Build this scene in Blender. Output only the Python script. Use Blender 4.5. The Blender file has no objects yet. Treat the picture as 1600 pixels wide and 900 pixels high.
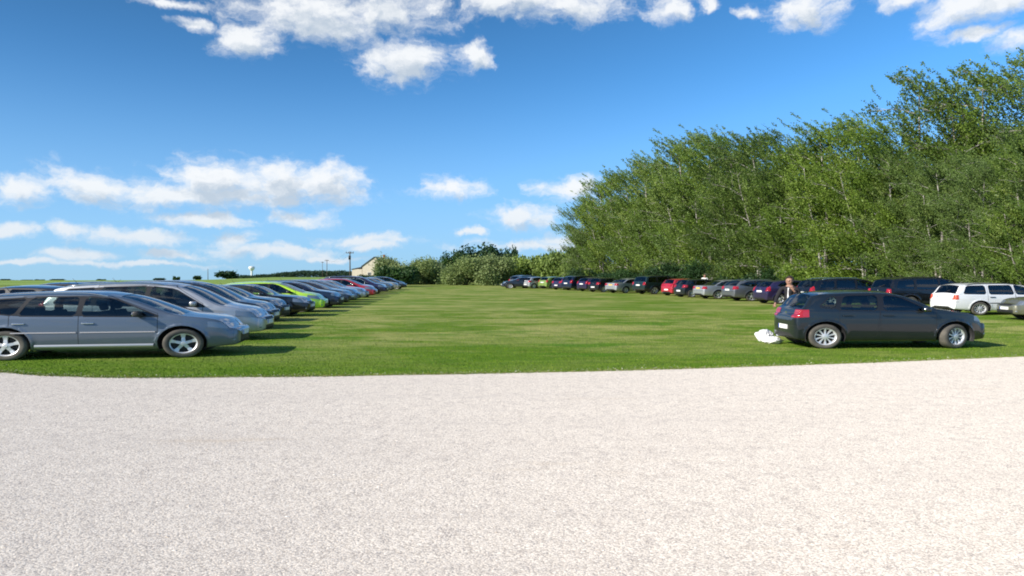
import bpy, bmesh, math, random
import numpy as np
from mathutils import Vector, Matrix, noise as mnoise
R = math.radians
sc = bpy.context.scene
COL = sc.collection
EYE, HOR, F = 1.9, 427.0, 1060.0          # eye height, row of the lawn's vanishing line, focal length in photo pixels

# ------------------------------------------------------------------ camera
cam_d = bpy.data.cameras.new('camera'); cam = bpy.data.objects.new('camera', cam_d); COL.objects.link(cam)
cam_d.sensor_width = 36.0; cam_d.lens = 36.0 * F / 1600.0
cam_d.clip_start = 0.1; cam_d.clip_end = 20000
cam.location = (0, 0, EYE)
cam.rotation_euler = (R(90) - math.atan((450 - HOR) / F), 0, 0)
sc.camera = cam

# ------------------------------------------------------------------ light
SUN_AZ, SUN_EL = -117.0, 29.0              # degrees from +Y (clockwise seen from above), elevation
sd = Vector((math.sin(R(SUN_AZ)) * math.cos(R(SUN_EL)), math.cos(R(SUN_AZ)) * math.cos(R(SUN_EL)), math.sin(R(SUN_EL))))
sun_d = bpy.data.lights.new('sun', 'SUN'); sun_d.energy = 4.6; sun_d.angle = R(0.5); sun_d.color = (1.0, 0.93, 0.83)
sun = bpy.data.objects.new('sun', sun_d); COL.objects.link(sun)
sun.rotation_euler = (-sd).to_track_quat('-Z', 'Y').to_euler(); sun.location = (-40, 0, 40)
sc.view_settings.view_transform = 'Standard'; sc.view_settings.look = 'None'
sc.view_settings.exposure = 0.62; sc.view_settings.gamma = 1.0
sc.view_settings.use_curve_mapping = False
sc.render.engine = 'CYCLES'
sc.cycles.pixel_filter_type = 'BLACKMAN_HARRIS'; sc.cycles.filter_width = 1.9
sc.cycles.max_bounces = 8; sc.cycles.transparent_max_bounces = 16; sc.cycles.use_denoising = True
sc.cycles.sample_clamp_indirect = 4

def px_dir(x, y):
    """azimuth and elevation (radians) of a photo pixel"""
    p = math.atan((450 - HOR) / F)
    v = Vector((x - 800, F, 450 - y)); v = Matrix.Rotation(-p, 3, 'X') @ v
    v.normalize()
    return math.atan2(v.x, v.y), math.asin(v.z)
def at(x, d):                               # world x of photo column x at depth d
    return (x - 800) / F * d
def depth(y, z=0.0):                        # depth of a ground point seen at photo row y
    return F * (EYE - z) / (y - HOR)

# clouds: (x, y, half width, half height) in the photograph, turned into azimuth / elevation on the sky
CLOUDS = [(490, 22, 112, 40), (395, 60, 46, 27), (610, 8, 95, 38), (790, 2, 80, 26), (885, 6, 90, 27), (310, 32, 34, 11),
          (640, 92, 66, 30), (740, 82, 26, 17), (265, 0, 60, 8), (1255, 20, 52, 26), (1040, 8, 36, 18), (1110, 8, 20, 10), (1175, 24, 18, 12),
          (1400, 2, 44, 14), (1530, 8, 110, 30), (1525, 55, 48, 10), (1590, 62, 36, 14),
          (35, 302, 52, 17), (150, 292, 66, 24), (225, 300, 70, 22), (320, 283, 70, 32), (440, 290, 90, 30), (520, 288, 56, 26), (330, 305, 200, 14),
          (700, 297, 58, 16), (895, 294, 52, 17), (815, 340, 48, 17), (330, 343, 72, 10), (470, 340, 46, 13), (105, 359, 52, 9), (10, 360, 40, 9),
          (230, 371, 72, 13), (372, 372, 32, 13), (570, 372, 70, 8), (595, 382, 40, 8), (420, 392, 90, 9), (270, 396, 60, 8), (830, 382, 90, 8),
          (120, 398, 60, 8), (740, 363, 20, 5), (880, 372, 40, 8), (40, 410, 60, 5), (520, 402, 60, 5), (220, 412, 120, 4)]
world = bpy.data.worlds.new('World'); sc.world = world; world.use_nodes = True
wn = world.node_tree; wn.nodes.clear()
class NT:
    """small helper around a node tree"""
    def __init__(s, t): s.t = t
    def n(s, kind, **kw):
        nd = s.t.nodes.new(kind)
        for k, v in kw.items():
            if k == 'inp':
                for a, b in v.items():
                    if hasattr(b, 'is_output'): s.t.links.new(b, nd.inputs[a])
                    else: nd.inputs[a].default_value = b
            else: setattr(nd, k, v)
        return nd
    def m(s, op, a, b=0.0, c=None, clamp=False):
        nd = s.n('ShaderNodeMath', operation=op, use_clamp=clamp, inp={0: a, 1: b})
        if c is not None:
            if hasattr(c, 'is_output'): s.t.links.new(c, nd.inputs[2])
            else: nd.inputs[2].default_value = c
        return nd.outputs[0]
    def vm(s, op, a, b=(0, 0, 0)):
        nd = s.n('ShaderNodeVectorMath', operation=op, inp={0: a, 1: b})
        return nd.outputs['Value' if op in ('LENGTH', 'DOT_PRODUCT', 'DISTANCE') else 'Vector']
    def mr(s, v, a, b, c, d, smooth=False):
        nd = s.n('ShaderNodeMapRange', inp={0: v, 1: a, 2: b, 3: c, 4: d})
        if smooth: nd.interpolation_type = 'SMOOTHSTEP'
        return nd.outputs[0]
    def mix(s, f, a, b, blend='MIX'):
        nd = s.n('ShaderNodeMix', data_type='RGBA', blend_type=blend, inp={0: f})
        for i, v in ((6, a), (7, b)):
            if hasattr(v, 'is_output'): s.t.links.new(v, nd.inputs[i])
            else: nd.inputs[i].default_value = (*v, 1) if len(v) == 3 else v
        return nd.outputs[2]
    def noise(s, vec, scale, detail=2.0, rough=0.5, dist=0.0, out='Fac'):
        nd = s.n('ShaderNodeTexNoise', inp={'Scale': scale, 'Detail': detail, 'Roughness': rough, 'Distortion': dist})
        if vec is not None: s.t.links.new(vec, nd.inputs['Vector'])
        return nd.outputs[out]

# node group: how much cloud stands at (azimuth, elevation)
g = bpy.data.node_groups.new('cloud_field', 'ShaderNodeTree')
g.interface.new_socket('Vector', in_out='INPUT', socket_type='NodeSocketVector')
g.interface.new_socket('Field', in_out='OUTPUT', socket_type='NodeSocketFloat')
G = NT(g); gi = G.n('NodeGroupInput'); go = G.n('NodeGroupOutput')
v0 = gi.outputs[0]
warp = G.vm('SUBTRACT', G.noise(v0, 11.0, 5, 0.65, out='Color'), (0.5, 0.5, 0.5))
v1 = G.vm('ADD', v0, G.vm('MULTIPLY', warp, (0.10, 0.045, 0)))
acc = None
for (cx, cy, rx, ry) in CLOUDS:
    a, e = px_dir(cx, cy); a2, _ = px_dir(cx + rx, cy); _, e2 = px_dir(cx, cy - ry)
    ra, re = abs(a2 - a) * 1.12, abs(e2 - e) * 1.2
    d = G.vm('LENGTH', G.vm('MULTIPLY', G.vm('SUBTRACT', v1, (a, e, 0)), (1 / ra, 1 / re, 0)))
    acc = d if acc is None else G.m('SMOOTH_MIN', acc, d, 0.25)
# loose clouds in the rest of the sky, out of the picture
big = G.noise(G.vm('MULTIPLY', v0, (1, 2.2, 1)), 3.2, 4, 0.55)
az_abs = G.m('ABSOLUTE', G.n('ShaderNodeSeparateXYZ', inp={0: v0}).outputs[0])
rest = G.m('MAXIMUM', G.mr(az_abs, 0.75, 0.95, 0, 1), G.mr(G.n('ShaderNodeSeparateXYZ', inp={0: v0}).outputs[1], 0.42, 0.55, 0, 1))
rest_f = G.m('SUBTRACT', G.m('MULTIPLY', G.mr(big, 0.5, 0.64, 1.6, 4.0), rest), 3.0)
field = G.m('MAXIMUM', G.m('MULTIPLY', G.m('SUBTRACT', 1.0, acc), 2.0), rest_f)
n1 = G.noise(G.vm('MULTIPLY', v1, (1, 1.7, 1)), 26.0, 6, 0.62)
n2 = G.noise(G.vm('MULTIPLY', v1, (1, 1.5, 1)), 8.0, 3, 0.5)
field = G.m('ADD', field, G.m('ADD', G.m('MULTIPLY', G.m('SUBTRACT', n1, 0.5), 4.4), G.m('MULTIPLY', G.m('SUBTRACT', n2, 0.5), 2.2)))
g.links.new(field, go.inputs[0])

W = NT(wn)
tc = W.n('ShaderNodeTexCoord').outputs['Generated']
sx = W.n('ShaderNodeSeparateXYZ', inp={0: tc})
az = W.m('ARCTAN2', sx.outputs[0], sx.outputs[1]); el = W.m('ARCSINE', sx.outputs[2])
zc = W.m('ADD', W.m('MULTIPLY', W.m('MAXIMUM', sx.outputs[2], 0.0), 0.88), 0.17)
skyv = W.n('ShaderNodeCombineXYZ', inp={0: sx.outputs[0], 1: sx.outputs[1], 2: zc}).outputs[0]
sky = W.n('ShaderNodeTexSky'); sky.sky_type = 'NISHITA'; sky.sun_disc = False
sky.sun_elevation = R(SUN_EL); sky.sun_rotation = R(SUN_AZ)
sky.air_density = 1.0; sky.dust_density = 0.25; sky.ozone_density = 2.2; sky.altitude = 100
wn.links.new(skyv, sky.inputs[0])
hs = W.n('ShaderNodeHueSaturation', inp={'Hue': 0.50, 'Saturation': 1.32, 'Value': W.mr(W.m('SUBTRACT', el, W.m('MULTIPLY', az, 0.22)), 0.14, 0.52, 1.66, 0.76), 'Color': sky.outputs[0]}).outputs[0]
pale = W.mr(el, 0.0, 0.30, 0.95, 0.0)
hs = W.mix(W.m('MULTIPLY', pale, pale), hs, (2.25, 3.75, 4.9))
ae = W.n('ShaderNodeCombineXYZ', inp={0: az, 1: el}).outputs[0]
f1 = W.n('ShaderNodeGroup', node_tree=g, inp={0: ae}).outputs[0]
f2 = W.n('ShaderNodeGroup', node_tree=g, inp={0: W.vm('ADD', ae, (-0.010, 0.020, 0))}).outputs[0]
dens = W.m('POWER', W.mr(f1, -0.75, 1.55, 0, 0.97, True), 1.15)
shade = W.mr(f2, 0.0, 1.9, 0, 1, True)
ccol = W.mix(shade, (5.9, 6.05, 6.2), (3.4, 3.95, 4.6))
low = W.mr(el, 0.0, 0.13, 0.55, 0.0)          # clouds low on the horizon thin out into the pale air
ccol = W.mix(low, ccol, (3.3, 4.2, 5.1))
skyc = W.mix(dens, hs, ccol)
bg = W.n('ShaderNodeBackground', inp={'Color': skyc, 'Strength': 0.105})
wo = W.n('ShaderNodeOutputWorld'); wn.links.new(bg.outputs[0], wo.inputs[0])
world.cycles.sampling_method = 'MANUAL'; world.cycles.sample_map_resolution = 512

# ------------------------------------------------------------------ materials
def mat(name, fn=None, base=(0.5, 0.5, 0.5), rough=0.5, metal=0.0, coat=0.0, spec=0.5):
    m = bpy.data.materials.new(name); m.use_nodes = True
    t = NT(m.node_tree); b = m.node_tree.nodes['Principled BSDF']
    b.inputs['Base Color'].default_value = (*base, 1); b.inputs['Roughness'].default_value = rough
    b.inputs['Metallic'].default_value = metal; b.inputs['Coat Weight'].default_value = coat
    b.inputs['Coat Roughness'].default_value = 0.04
    b.inputs['Specular IOR Level'].default_value = spec
    if fn: fn(t, b)
    return m
def dusty(amount=0.12, col=(0.30, 0.27, 0.22)):
    def fn(t, b):
        base = tuple(b.inputs['Base Color'].default_value)
        oc = t.n('ShaderNodeTexCoord').outputs['Object']
        z = t.n('ShaderNodeSeparateXYZ', inp={0: oc}).outputs[2]
        f = t.m('MULTIPLY', t.mr(z, 0.15, 0.6, 1, 0.12), t.mr(t.noise(oc, 3.0, 5, 0.6), 0.35, 0.75, 0.2, 1.0))
        f = t.m('MULTIPLY', f, amount * 2.2)
        t.t.links.new(t.mix(f, base, col), b.inputs['Base Color'])
        t.t.links.new(t.m('ADD', b.inputs['Roughness'].default_value, t.m('MULTIPLY', f, 0.5)), b.inputs['Roughness'])
        nf = t.noise(oc, 5.0, 2, 0.5)
        bp = t.n('ShaderNodeBump', inp={'Strength': 0.04, 'Distance': 0.02, 'Height': nf}).outputs[0]
        t.t.links.new(bp, b.inputs['Normal'])
    return fn
def paint(name, base, metal=0.35, rough=0.38):
    dark = max(base) < 0.1
    return mat('paint_' + name, dusty(0.015 if dark else 0.05), base, 0.28 if dark else rough, metal * (0.6 if dark else 1), 1.0, 0.25 if dark else 0.5)
P = {
 'grey_blue': paint('grey_blue', (0.115, 0.15, 0.20), 0.5), 'silver': paint('silver', (0.42, 0.44, 0.47), 0.6), 'slate': paint('slate', (0.022, 0.027, 0.042), 0.4),
 'black': paint('black', (0.006, 0.0065, 0.009), 0.1), 'lime': paint('lime', (0.52, 0.84, 0.04), 0.1), 'navy': paint('navy', (0.010, 0.018, 0.05), 0.35),
 'steel': paint('steel', (0.11, 0.15, 0.21), 0.55), 'red': paint('red', (0.42, 0.012, 0.03), 0.15), 'white': paint('white', (0.80, 0.81, 0.83), 0.0),
 'moss': paint('moss', (0.20, 0.30, 0.07), 0.2), 'anthracite': paint('anthracite', (0.011, 0.016, 0.021), 0.3), 'plum': paint('plum', (0.028, 0.02, 0.065), 0.35), 'dark_green': paint('dark_green', (0.012, 0.03, 0.032), 0.3),
 'beige': paint('beige', (0.42, 0.37, 0.29), 0.3), 'olive': paint('olive', (0.17, 0.17, 0.12), 0.4), 'grey': paint('grey', (0.14, 0.15, 0.165), 0.5),
}
M = {
 'plastic': mat('black_plastic', None, (0.02, 0.02, 0.022), 0.55), 'trim': mat('window_rubber', None, (0.012, 0.012, 0.014), 0.35),
 'chrome': mat('chrome', None, (0.75, 0.76, 0.78), 0.18, 1.0), 'rim': mat('alloy_rim', None, (0.70, 0.71, 0.73), 0.4, 0.45),
 'brake': mat('brake_dark', None, (0.03, 0.03, 0.03), 0.6, 0.4),
 'tyre': mat('tyre_rubber', dusty(0.25), (0.028, 0.028, 0.028), 0.85),
 'tail': mat('tail_light_red', None, (0.36, 0.008, 0.014), 0.12, 0, 1.0), 'orange': mat('indicator_orange', None, (0.62, 0.075, 0.02), 0.2, 0, 1.0),
 'plate': mat('plate_white', None, (0.8, 0.8, 0.78), 0.4), 'plate_yellow': mat('plate_yellow', None, (0.75, 0.50, 0.10), 0.4), 'plate_blue': mat('plate_blue', None, (0.02, 0.06, 0.45), 0.4),
 'interior': mat('interior_cloth', None, (0.04, 0.042, 0.048), 0.9), 'dash': mat('dashboard', None, (0.02, 0.02, 0.022), 0.6),
 'headliner': mat('headliner', None, (0.3, 0.3, 0.29), 0.9), 'paper': mat('paper_white', None, (0.8, 0.8, 0.78), 0.8),
}
def glass_mat(name, tint, gl=0.0):
    m = bpy.data.materials.new(name); m.use_nodes = True; t = NT(m.node_tree); m.node_tree.nodes.clear()
    fr = t.n('ShaderNodeFresnel', inp={0: 1.55}).outputs[0]
    fr = t.m('ADD', t.m('MULTIPLY', fr, 1.0), gl, clamp=True)
    tr = t.n('ShaderNodeBsdfTransparent', inp={0: (*tint, 1)}); gl_ = t.n('ShaderNodeBsdfGlossy', inp={'Roughness': 0.02, 'Color': (0.95, 0.97, 1, 1)})
    mx = t.n('ShaderNodeMixShader', inp={0: fr, 1: tr.outputs[0], 2: gl_.outputs[0]})
    t.t.links.new(mx.outputs[0], t.n('ShaderNodeOutputMaterial').inputs[0]); return m
M['glass'] = glass_mat('tinted_glass', (0.52, 0.60, 0.58), 0.02)
M['dark_glass'] = glass_mat('dark_privacy_glass', (0.16, 0.19, 0.2), 0.03)
M['lens'] = mat('headlight_lens', None, (0.22, 0.25, 0.30), 0.2, 0.4, 0.6)

# ------------------------------------------------------------------ object helpers
def tag(o, label=None, cat=None, group=None, kind=None):
    if label: o['label'] = label
    if cat: o['category'] = cat
    if group: o['group'] = group
    if kind: o['kind'] = kind
    return o
def obj(name, me, parent=None, loc=None, rot=None, mats=None):
    o = bpy.data.objects.new(name, me); COL.objects.link(o)
    if parent: o.parent = parent
    if loc is not None: o.location = loc
    if rot is not None: o.rotation_euler = rot
    return o
def empty(name, loc=(0, 0, 0), rz=0, scale=(1, 1, 1)):
    o = bpy.data.objects.new(name, None); COL.objects.link(o); o.location = loc; o.rotation_euler = (0, 0, rz); o.scale = scale
    o.empty_display_size = 0.2
    return o
def np_mesh(name, verts, faces, mats=(), smooth=False, mi=None):
    """verts (n,3) array, faces (m,k) array"""
    me = bpy.data.meshes.new(name)
    verts = np.asarray(verts, dtype=np.float32); faces = np.asarray(faces, dtype=np.int32)
    k = faces.shape[1]
    me.vertices.add(len(verts)); me.vertices.foreach_set('co', verts.ravel())
    me.loops.add(faces.size); me.loops.foreach_set('vertex_index', faces.ravel())
    me.polygons.add(len(faces)); me.polygons.foreach_set('loop_start', np.arange(0, faces.size, k, dtype=np.int32))
    me.polygons.foreach_set('loop_total', np.full(len(faces), k, dtype=np.int32))
    if mi is not None: me.polygons.foreach_set('material_index', np.asarray(mi, dtype=np.int32))
    me.polygons.foreach_set('use_smooth', np.full(len(faces), smooth))
    for m in mats: me.materials.append(m)
    me.update(calc_edges=True); me.validate()
    return me
def bm_mesh(name, bm, mats=(), smooth=True):
    bmesh.ops.recalc_face_normals(bm, faces=bm.faces[:])
    me = bpy.data.meshes.new(name); bm.to_mesh(me); bm.free()
    for m in mats: me.materials.append(m)
    me.polygons.foreach_set('use_smooth', np.full(len(me.polygons), smooth)); me.update()
    return me
def add_box(bm, c, s, bev=0.0, rot=None, mi=0, seg=2):
    r = bmesh.ops.create_cube(bm, size=1.0); vs = r['verts']
    mt = Matrix.Diagonal((*s, 1))
    if rot is not None: mt = rot.to_4x4() @ mt
    bmesh.ops.transform(bm, matrix=Matrix.Translation(c) @ mt, verts=vs)
    fs = list({f for v in vs for f in v.link_faces})
    for f in fs: f.material_index = mi
    if bev > 0:
        es = list({e for f in fs for e in f.edges})
        r2 = bmesh.ops.bevel(bm, geom=es, offset=bev, segments=seg, affect='EDGES', profile=0.6)
        for f in r2['faces']: f.material_index = mi
def add_tube(bm, pts, rad, n=8, mi=0, caps=True):
    """tube through pts, rad scalar or list"""
    pts = [Vector(p) for p in pts]
    if not hasattr(rad, '__len__'): rad = [rad] * len(pts)
    rings = []
    for i, p in enumerate(pts):
        t = (pts[min(i + 1, len(pts) - 1)] - pts[max(i - 1, 0)]).normalized()
        a = t.cross(Vector((0, 0, 1)) if abs(t.z) < 0.9 else Vector((1, 0, 0))).normalized(); b = t.cross(a)
        rings.append([bm.verts.new(p + (a * math.cos(2 * math.pi * k / n) + b * math.sin(2 * math.pi * k / n)) * rad[i]) for k in range(n)])
    for r0, r1 in zip(rings, rings[1:]):
        for k in range(n):
            f = bm.faces.new((r0[k], r0[(k + 1) % n], r1[(k + 1) % n], r1[k])); f.material_index = mi
    if caps:
        for r in (rings[0], rings[-1]):
            f = bm.faces.new(r); f.material_index = mi
def add_lathe_y(bm, prof, n=28, mi=0):
    """revolve (radius, y) pairs about the Y axis"""
    rings = [[bm.verts.new((r * math.cos(2 * math.pi * k / n), y, r * math.sin(2 * math.pi * k / n))) for k in range(n)] for r, y in prof]
    for a, b in zip(rings, rings[1:]):
        for k in range(n):
            f = bm.faces.new((a[k], a[(k + 1) % n], b[(k + 1) % n], b[k])); f.material_index = mi
    return rings

# ------------------------------------------------------------------ terrain
def kslope(t):
    return 0.0104 + (0.0058 - 0.0104) * min(1, max(0, (t + 0.47) / 0.12))
def gz(x, y):
    """height of the land: level lawn, falling away gently beyond the crest of the field"""
    if y < 100: return 0.0
    k = kslope(x / y); d = math.hypot(x, y) / math.hypot(1, x / y)
    return min(0.0, (EYE - k * d) * 1.08)
EDGE = [(-2500, 500), (-400, 560), (-120, 574), (0, 583), (60, 588), (150, 591.5), (300, 591.5), (450, 590), (600, 588), (900, 582), (1100, 576.5), (1300, 570), (1600, 558), (2100, 542), (3600, 505)]
EDGE_W = [(at(x, depth(y)), depth(y)) for x, y in EDGE]
def edge_y(x):
    return float(np.interp(x, [p[0] for p in EDGE_W], [p[1] for p in EDGE_W]))

def lawn_colour(t, oc):
    """where the turf is lush, dry or worn, by place on the field"""
    s1 = t.vm('MULTIPLY', oc, (0.55, 1.15, 1))
    d0 = t.m('ADD', t.m('MULTIPLY', t.noise(s1, 0.30, 6, 0.66, 0.6), 0.6), t.m('MULTIPLY', t.noise(t.vm('ADD', s1, (31, 7, 0)), 1.25, 5, 0.65, 0.8), 0.4))
    dry = t.mr(d0, 0.42, 0.60, 0, 1, True)
    y = t.n('ShaderNodeSeparateXYZ', inp={0: oc}).outputs[1]
    near = t.mr(y, 14.0, 21.0, 0.22, 1.0)
    far = t.mr(y, 60, 100, 1.0, 1.15)
    dry = t.m('MULTIPLY', t.m('MULTIPLY', dry, near), far)
    mid = t.noise(t.vm('MULTIPLY', oc, (0.6, 1.4, 1)), 1.7, 5, 0.65)
    col = t.mix(t.mr(mid, 0.3, 0.7, 0, 1), (0.086, 0.180, 0.010), (0.160, 0.262, 0.018))
    col = t.mix(t.m('MULTIPLY', dry, 0.85), col, (0.41, 0.40, 0.14))
    rut = t.mr(t.noise(t.vm('MULTIPLY', oc, (0.10, 1.5, 1)), 1.0, 4, 0.6), 0.55, 0.70, 0, 0.5, True)
    col = t.mix(t.m('MULTIPLY', rut, near), col, (0.28, 0.25, 0.07))
    lush = t.mr(t.noise(t.vm('ADD', s1, (5, 55, 0)), 0.42, 3, 0.6), 0.56, 0.68, 0, 0.6, True)
    return t.mix(lush, col, (0.085, 0.215, 0.014))
def lawn_mat():
    def fn(t, b):
        oc = t.n('ShaderNodeTexCoord').outputs['Object']
        col = lawn_colour(t, oc)
        fine = t.noise(oc, 42.0, 3, 0.7)
        col = t.mix(t.mr(fine, 0.32, 0.62, 0.0, 1.0), t.mix(0.45, col, (0.02, 0.05, 0.005)), col)
        t.t.links.new(col, b.inputs['Base Color'])
        h = t.m('ADD', fine, t.m('MULTIPLY', t.noise(oc, 9.0, 3, 0.6), 0.8))
        t.t.links.new(t.n('ShaderNodeBump', inp={'Strength': 0.6, 'Distance': 0.025, 'Height': h}).outputs[0], b.inputs['Normal'])
    return mat('lawn', fn, rough=0.9, spec=0.1)
def field_mat(name, c1, c2, sc_=0.02):
    def fn(t, b):
        oc = t.n('ShaderNodeTexCoord').outputs['Object']
        f = t.mr(t.noise(t.vm('MULTIPLY', oc, (0.35, 1.6, 1)), sc_, 4, 0.6), 0.35, 0.65, 0, 1)
        t.t.links.new(t.mix(f, c1, c2), b.inputs['Base Color'])
    return mat(name, fn, rough=0.95, spec=0.1)
def gravel_mat():
    def fn(t, b):
        oc = t.n('ShaderNodeTexCoord').outputs['Object']
        st = t.vm('MULTIPLY', oc, (0.8, 1, 1))
        st = t.vm('ADD', st, t.vm('MULTIPLY', t.noise(oc, 30, 2, 0.5, out='Color'), (0.02, 0.02, 0)))
        vo = t.n('ShaderNodeTexVoronoi', inp={'Vector': st, 'Scale': 82.0, 'Randomness': 1.0})
        vo2 = t.n('ShaderNodeTexVoronoi', inp={'Vector': st, 'Scale': 27.0, 'Randomness': 1.0})
        rnd = t.n('ShaderNodeSeparateXYZ', inp={0: vo.outputs['Color']}).outputs[0]
        col = t.mix(rnd, (0.60, 0.53, 0.45), (0.90, 0.82, 0.71))
        darks = t.mr(rnd, 0.0, 0.09, 1, 0)
        col = t.mix(t.m('MULTIPLY', darks, 0.5), col, (0.30, 0.28, 0.27))
        gaps = t.mr(vo.outputs['Distance'], 0.45, 0.80, 0, 0.6, True)
        col = t.mix(gaps, col, (0.30, 0.26, 0.225))
        clump = t.mr(t.noise(oc, 5.0, 4, 0.7), 0.46, 0.66, 0, 1, True)
        speck = t.m('MULTIPLY', t.mr(t.noise(oc, 75.0, 2, 0.6), 0.50, 0.60, 0, 0.75), clump)
        col = t.mix(speck, col, (0.27, 0.24, 0.23))
        # wheel-packed lanes and browner, sandy patches
        lane = t.mr(t.noise(t.vm('MULTIPLY', oc, (0.16, 0.9, 1)), 1.0, 4, 0.6), 0.42, 0.68, 0, 1, True)
        col = t.mix(t.m('MULTIPLY', lane, 0.18), col, (0.50, 0.45, 0.40))
        sand = t.mr(t.noise(t.vm('MULTIPLY', t.vm('ADD', oc, (13.3, 4.1, 0)), (0.22, 1.1, 1)), 1.1, 5, 0.62), 0.60, 0.76, 0, 1, True)
        col = t.mix(t.m('MULTIPLY', sand, 0.5), col, (0.50, 0.40, 0.29))
        t.t.links.new(col, b.inputs['Base Color'])
        h = t.m('ADD', t.m('SUBTRACT', 1.0, vo.outputs['Distance']), t.m('MULTIPLY', t.m('SUBTRACT', 1.0, vo2.outputs['Distance']), 1.1))
        t.t.links.new(t.n('ShaderNodeBump', inp={'Strength': 0.30, 'Distance': 0.012, 'Height': h}).outputs[0], b.inputs['Normal'])
        b.inputs['Diffuse Roughness'].default_value = 0.3
    return mat('gravel', fn, rough=0.95, spec=0.15)
M['lawn'] = lawn_mat(); M['gravel'] = gravel_mat()
M['crop'] = field_mat('young_crop', (0.16, 0.26, 0.045), (0.24, 0.33, 0.08))
M['stubble'] = field_mat('pale_field', (0.30, 0.30, 0.13), (0.24, 0.29, 0.09))

ys = list(np.arange(-30, 100, 10)) + list(np.arange(100, 420, 20)) + list(np.geomspace(420, 6000, 14))
ts = np.linspace(-3.2, 3.2, 129)
def land(name, y0, y1, t0, t1, dz, m):
    yy = [y0] + [y for y in ys if y0 + 1 < y < y1 - 1] + [y1]; tt = [t for t in ts if t0 - 1e-6 <= t <= t1 + 1e-6]
    vs, fs = [], []
    for y in yy:
        for t in tt:
            x = t * max(60.0, y)
            vs.append((x, y, (gz(x, y) if y > 0 else 0) + dz))
    n = len(tt)
    for i in range(len(yy) - 1):
        for j in range(n - 1): fs.append((i * n + j, i * n + j + 1, (i + 1) * n + j + 1, (i + 1) * n + j))
    return tag(obj(name, np_mesh(name, vs, fs, [m], smooth=True)), kind='structure')
land('lawn', -30, 6000, -3.2, 3.2, 0.0, M['lawn'])
land('crop_field', 104, 6000, -3.2, -0.24, 0.03, M['crop'])
land('pale_field', 330, 6000, -0.36, 0.2, 0.08, M['stubble'])

# gravel sheet with a ragged edge
xs = np.arange(-70, 70.01, 0.12)
vs, fs = [], []
for i, x in enumerate(xs):
    e = edge_y(x) + 0.16 * mnoise.noise((x * 0.7, 3.1, 0)) + 0.08 * mnoise.noise((x * 3.1, 0.2, 0)) + 0.025 * mnoise.noise((x * 9.0, 7.2, 0))
    vs += [(x, -28, 0.004), (x, e - 0.06, 0.010), (x, e, 0.002)]
n = len(xs)
for i in range(n - 1):
    a, b_ = 3 * i, 3 * (i + 1)
    fs += [(a, b_, b_ + 1, a + 1), (a + 1, b_ + 1, b_ + 2, a + 2)]
tag(obj('gravel_yard', np_mesh('gravel_yard', vs, fs, [M['gravel']])), kind='structure')

rng = np.random.default_rng(7)
def scatter_mesh(name, base_v, base_f, pos, scl, rz, mats, tilt=None, attr=None, smooth=False):
    """merge many small copies of one shape: pos (n,3), scl (n,3), rz (n)"""
    n = len(pos); bv = np.asarray(base_v, float); bf = np.asarray(base_f, int)
    V = bv[None] * scl[:, None, :]
    if tilt is not None:
        c, s = np.cos(tilt)[:, None], np.sin(tilt)[:, None]
        V = np.stack([V[..., 0], V[..., 1] * c - V[..., 2] * s, V[..., 1] * s + V[..., 2] * c], -1)
    c, s = np.cos(rz)[:, None], np.sin(rz)[:, None]
    V = np.stack([V[..., 0] * c - V[..., 1] * s, V[..., 0] * s + V[..., 1] * c, V[..., 2]], -1) + pos[:, None, :]
    Fc = bf[None] + (np.arange(n) * len(bv))[:, None, None]
    me = np_mesh(name, V.reshape(-1, 3), Fc.reshape(-1, bf.shape[1]), mats, smooth)
    if attr is not None:
        a = me.attributes.new('tone', 'FLOAT', 'POINT'); a.data.foreach_set('value', np.repeat(attr, len(bv)).astype(np.float32))
    return me
# loose stones lying on the gravel close to the viewer
def stone_fn(t, b):
    a = t.n('ShaderNodeAttribute', attribute_name='tone').outputs['Fac']
    t.t.links.new(t.mix(a, (0.54, 0.475, 0.41), (0.87, 0.80, 0.70)), b.inputs['Base Color'])
M['stone'] = mat('loose_stone', stone_fn, rough=0.9, spec=0.2)
oct_v = [(1, 0.1, 0), (0.1, 0.9, 0.1), (-0.95, 0.05, -0.05), (0, -1, 0), (0.15, -0.1, 0.8), (0, 0, -0.8)]
oct_f = [(0, 1, 4), (1, 2, 4), (2, 3, 4), (3, 0, 4), (1, 0, 5), (2, 1, 5), (3, 2, 5), (0, 3, 5)]
n = 42000
yy = 3.6 + 7.4 * rng.random(n) ** 1.15; xx = (rng.random(n) * 2 - 1) * (yy * 0.80 + 0.3)
s = rng.uniform(0.003, 0.008, n) * (1 + 0.9 * (rng.random(n) > 0.98))
ns_ = 16000
xs_ = rng.uniform(-14, 14, ns_); ys_ = np.array([edge_y(x) for x in xs_]) + rng.exponential(0.10, ns_) - 0.12
xx, yy = np.concatenate([xx, xs_]), np.concatenate([yy, ys_]); s = np.concatenate([s, rng.uniform(0.004, 0.011, ns_)]); n = len(xx)
me = scatter_mesh('loose_gravel', oct_v, oct_f, np.stack([xx, yy, 0.004 + s * 0.35], -1), np.stack([s * 1.45, s, s * 0.55], -1), rng.random(n) * 0.9 - 0.45, [M['stone']], tilt=rng.normal(0, 0.35, n), attr=rng.random(n) ** 0.8)
tag(obj('loose_gravel', me), 'pale loose gravel stones scattered over the white yard', 'gravel', kind='stuff')

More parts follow.
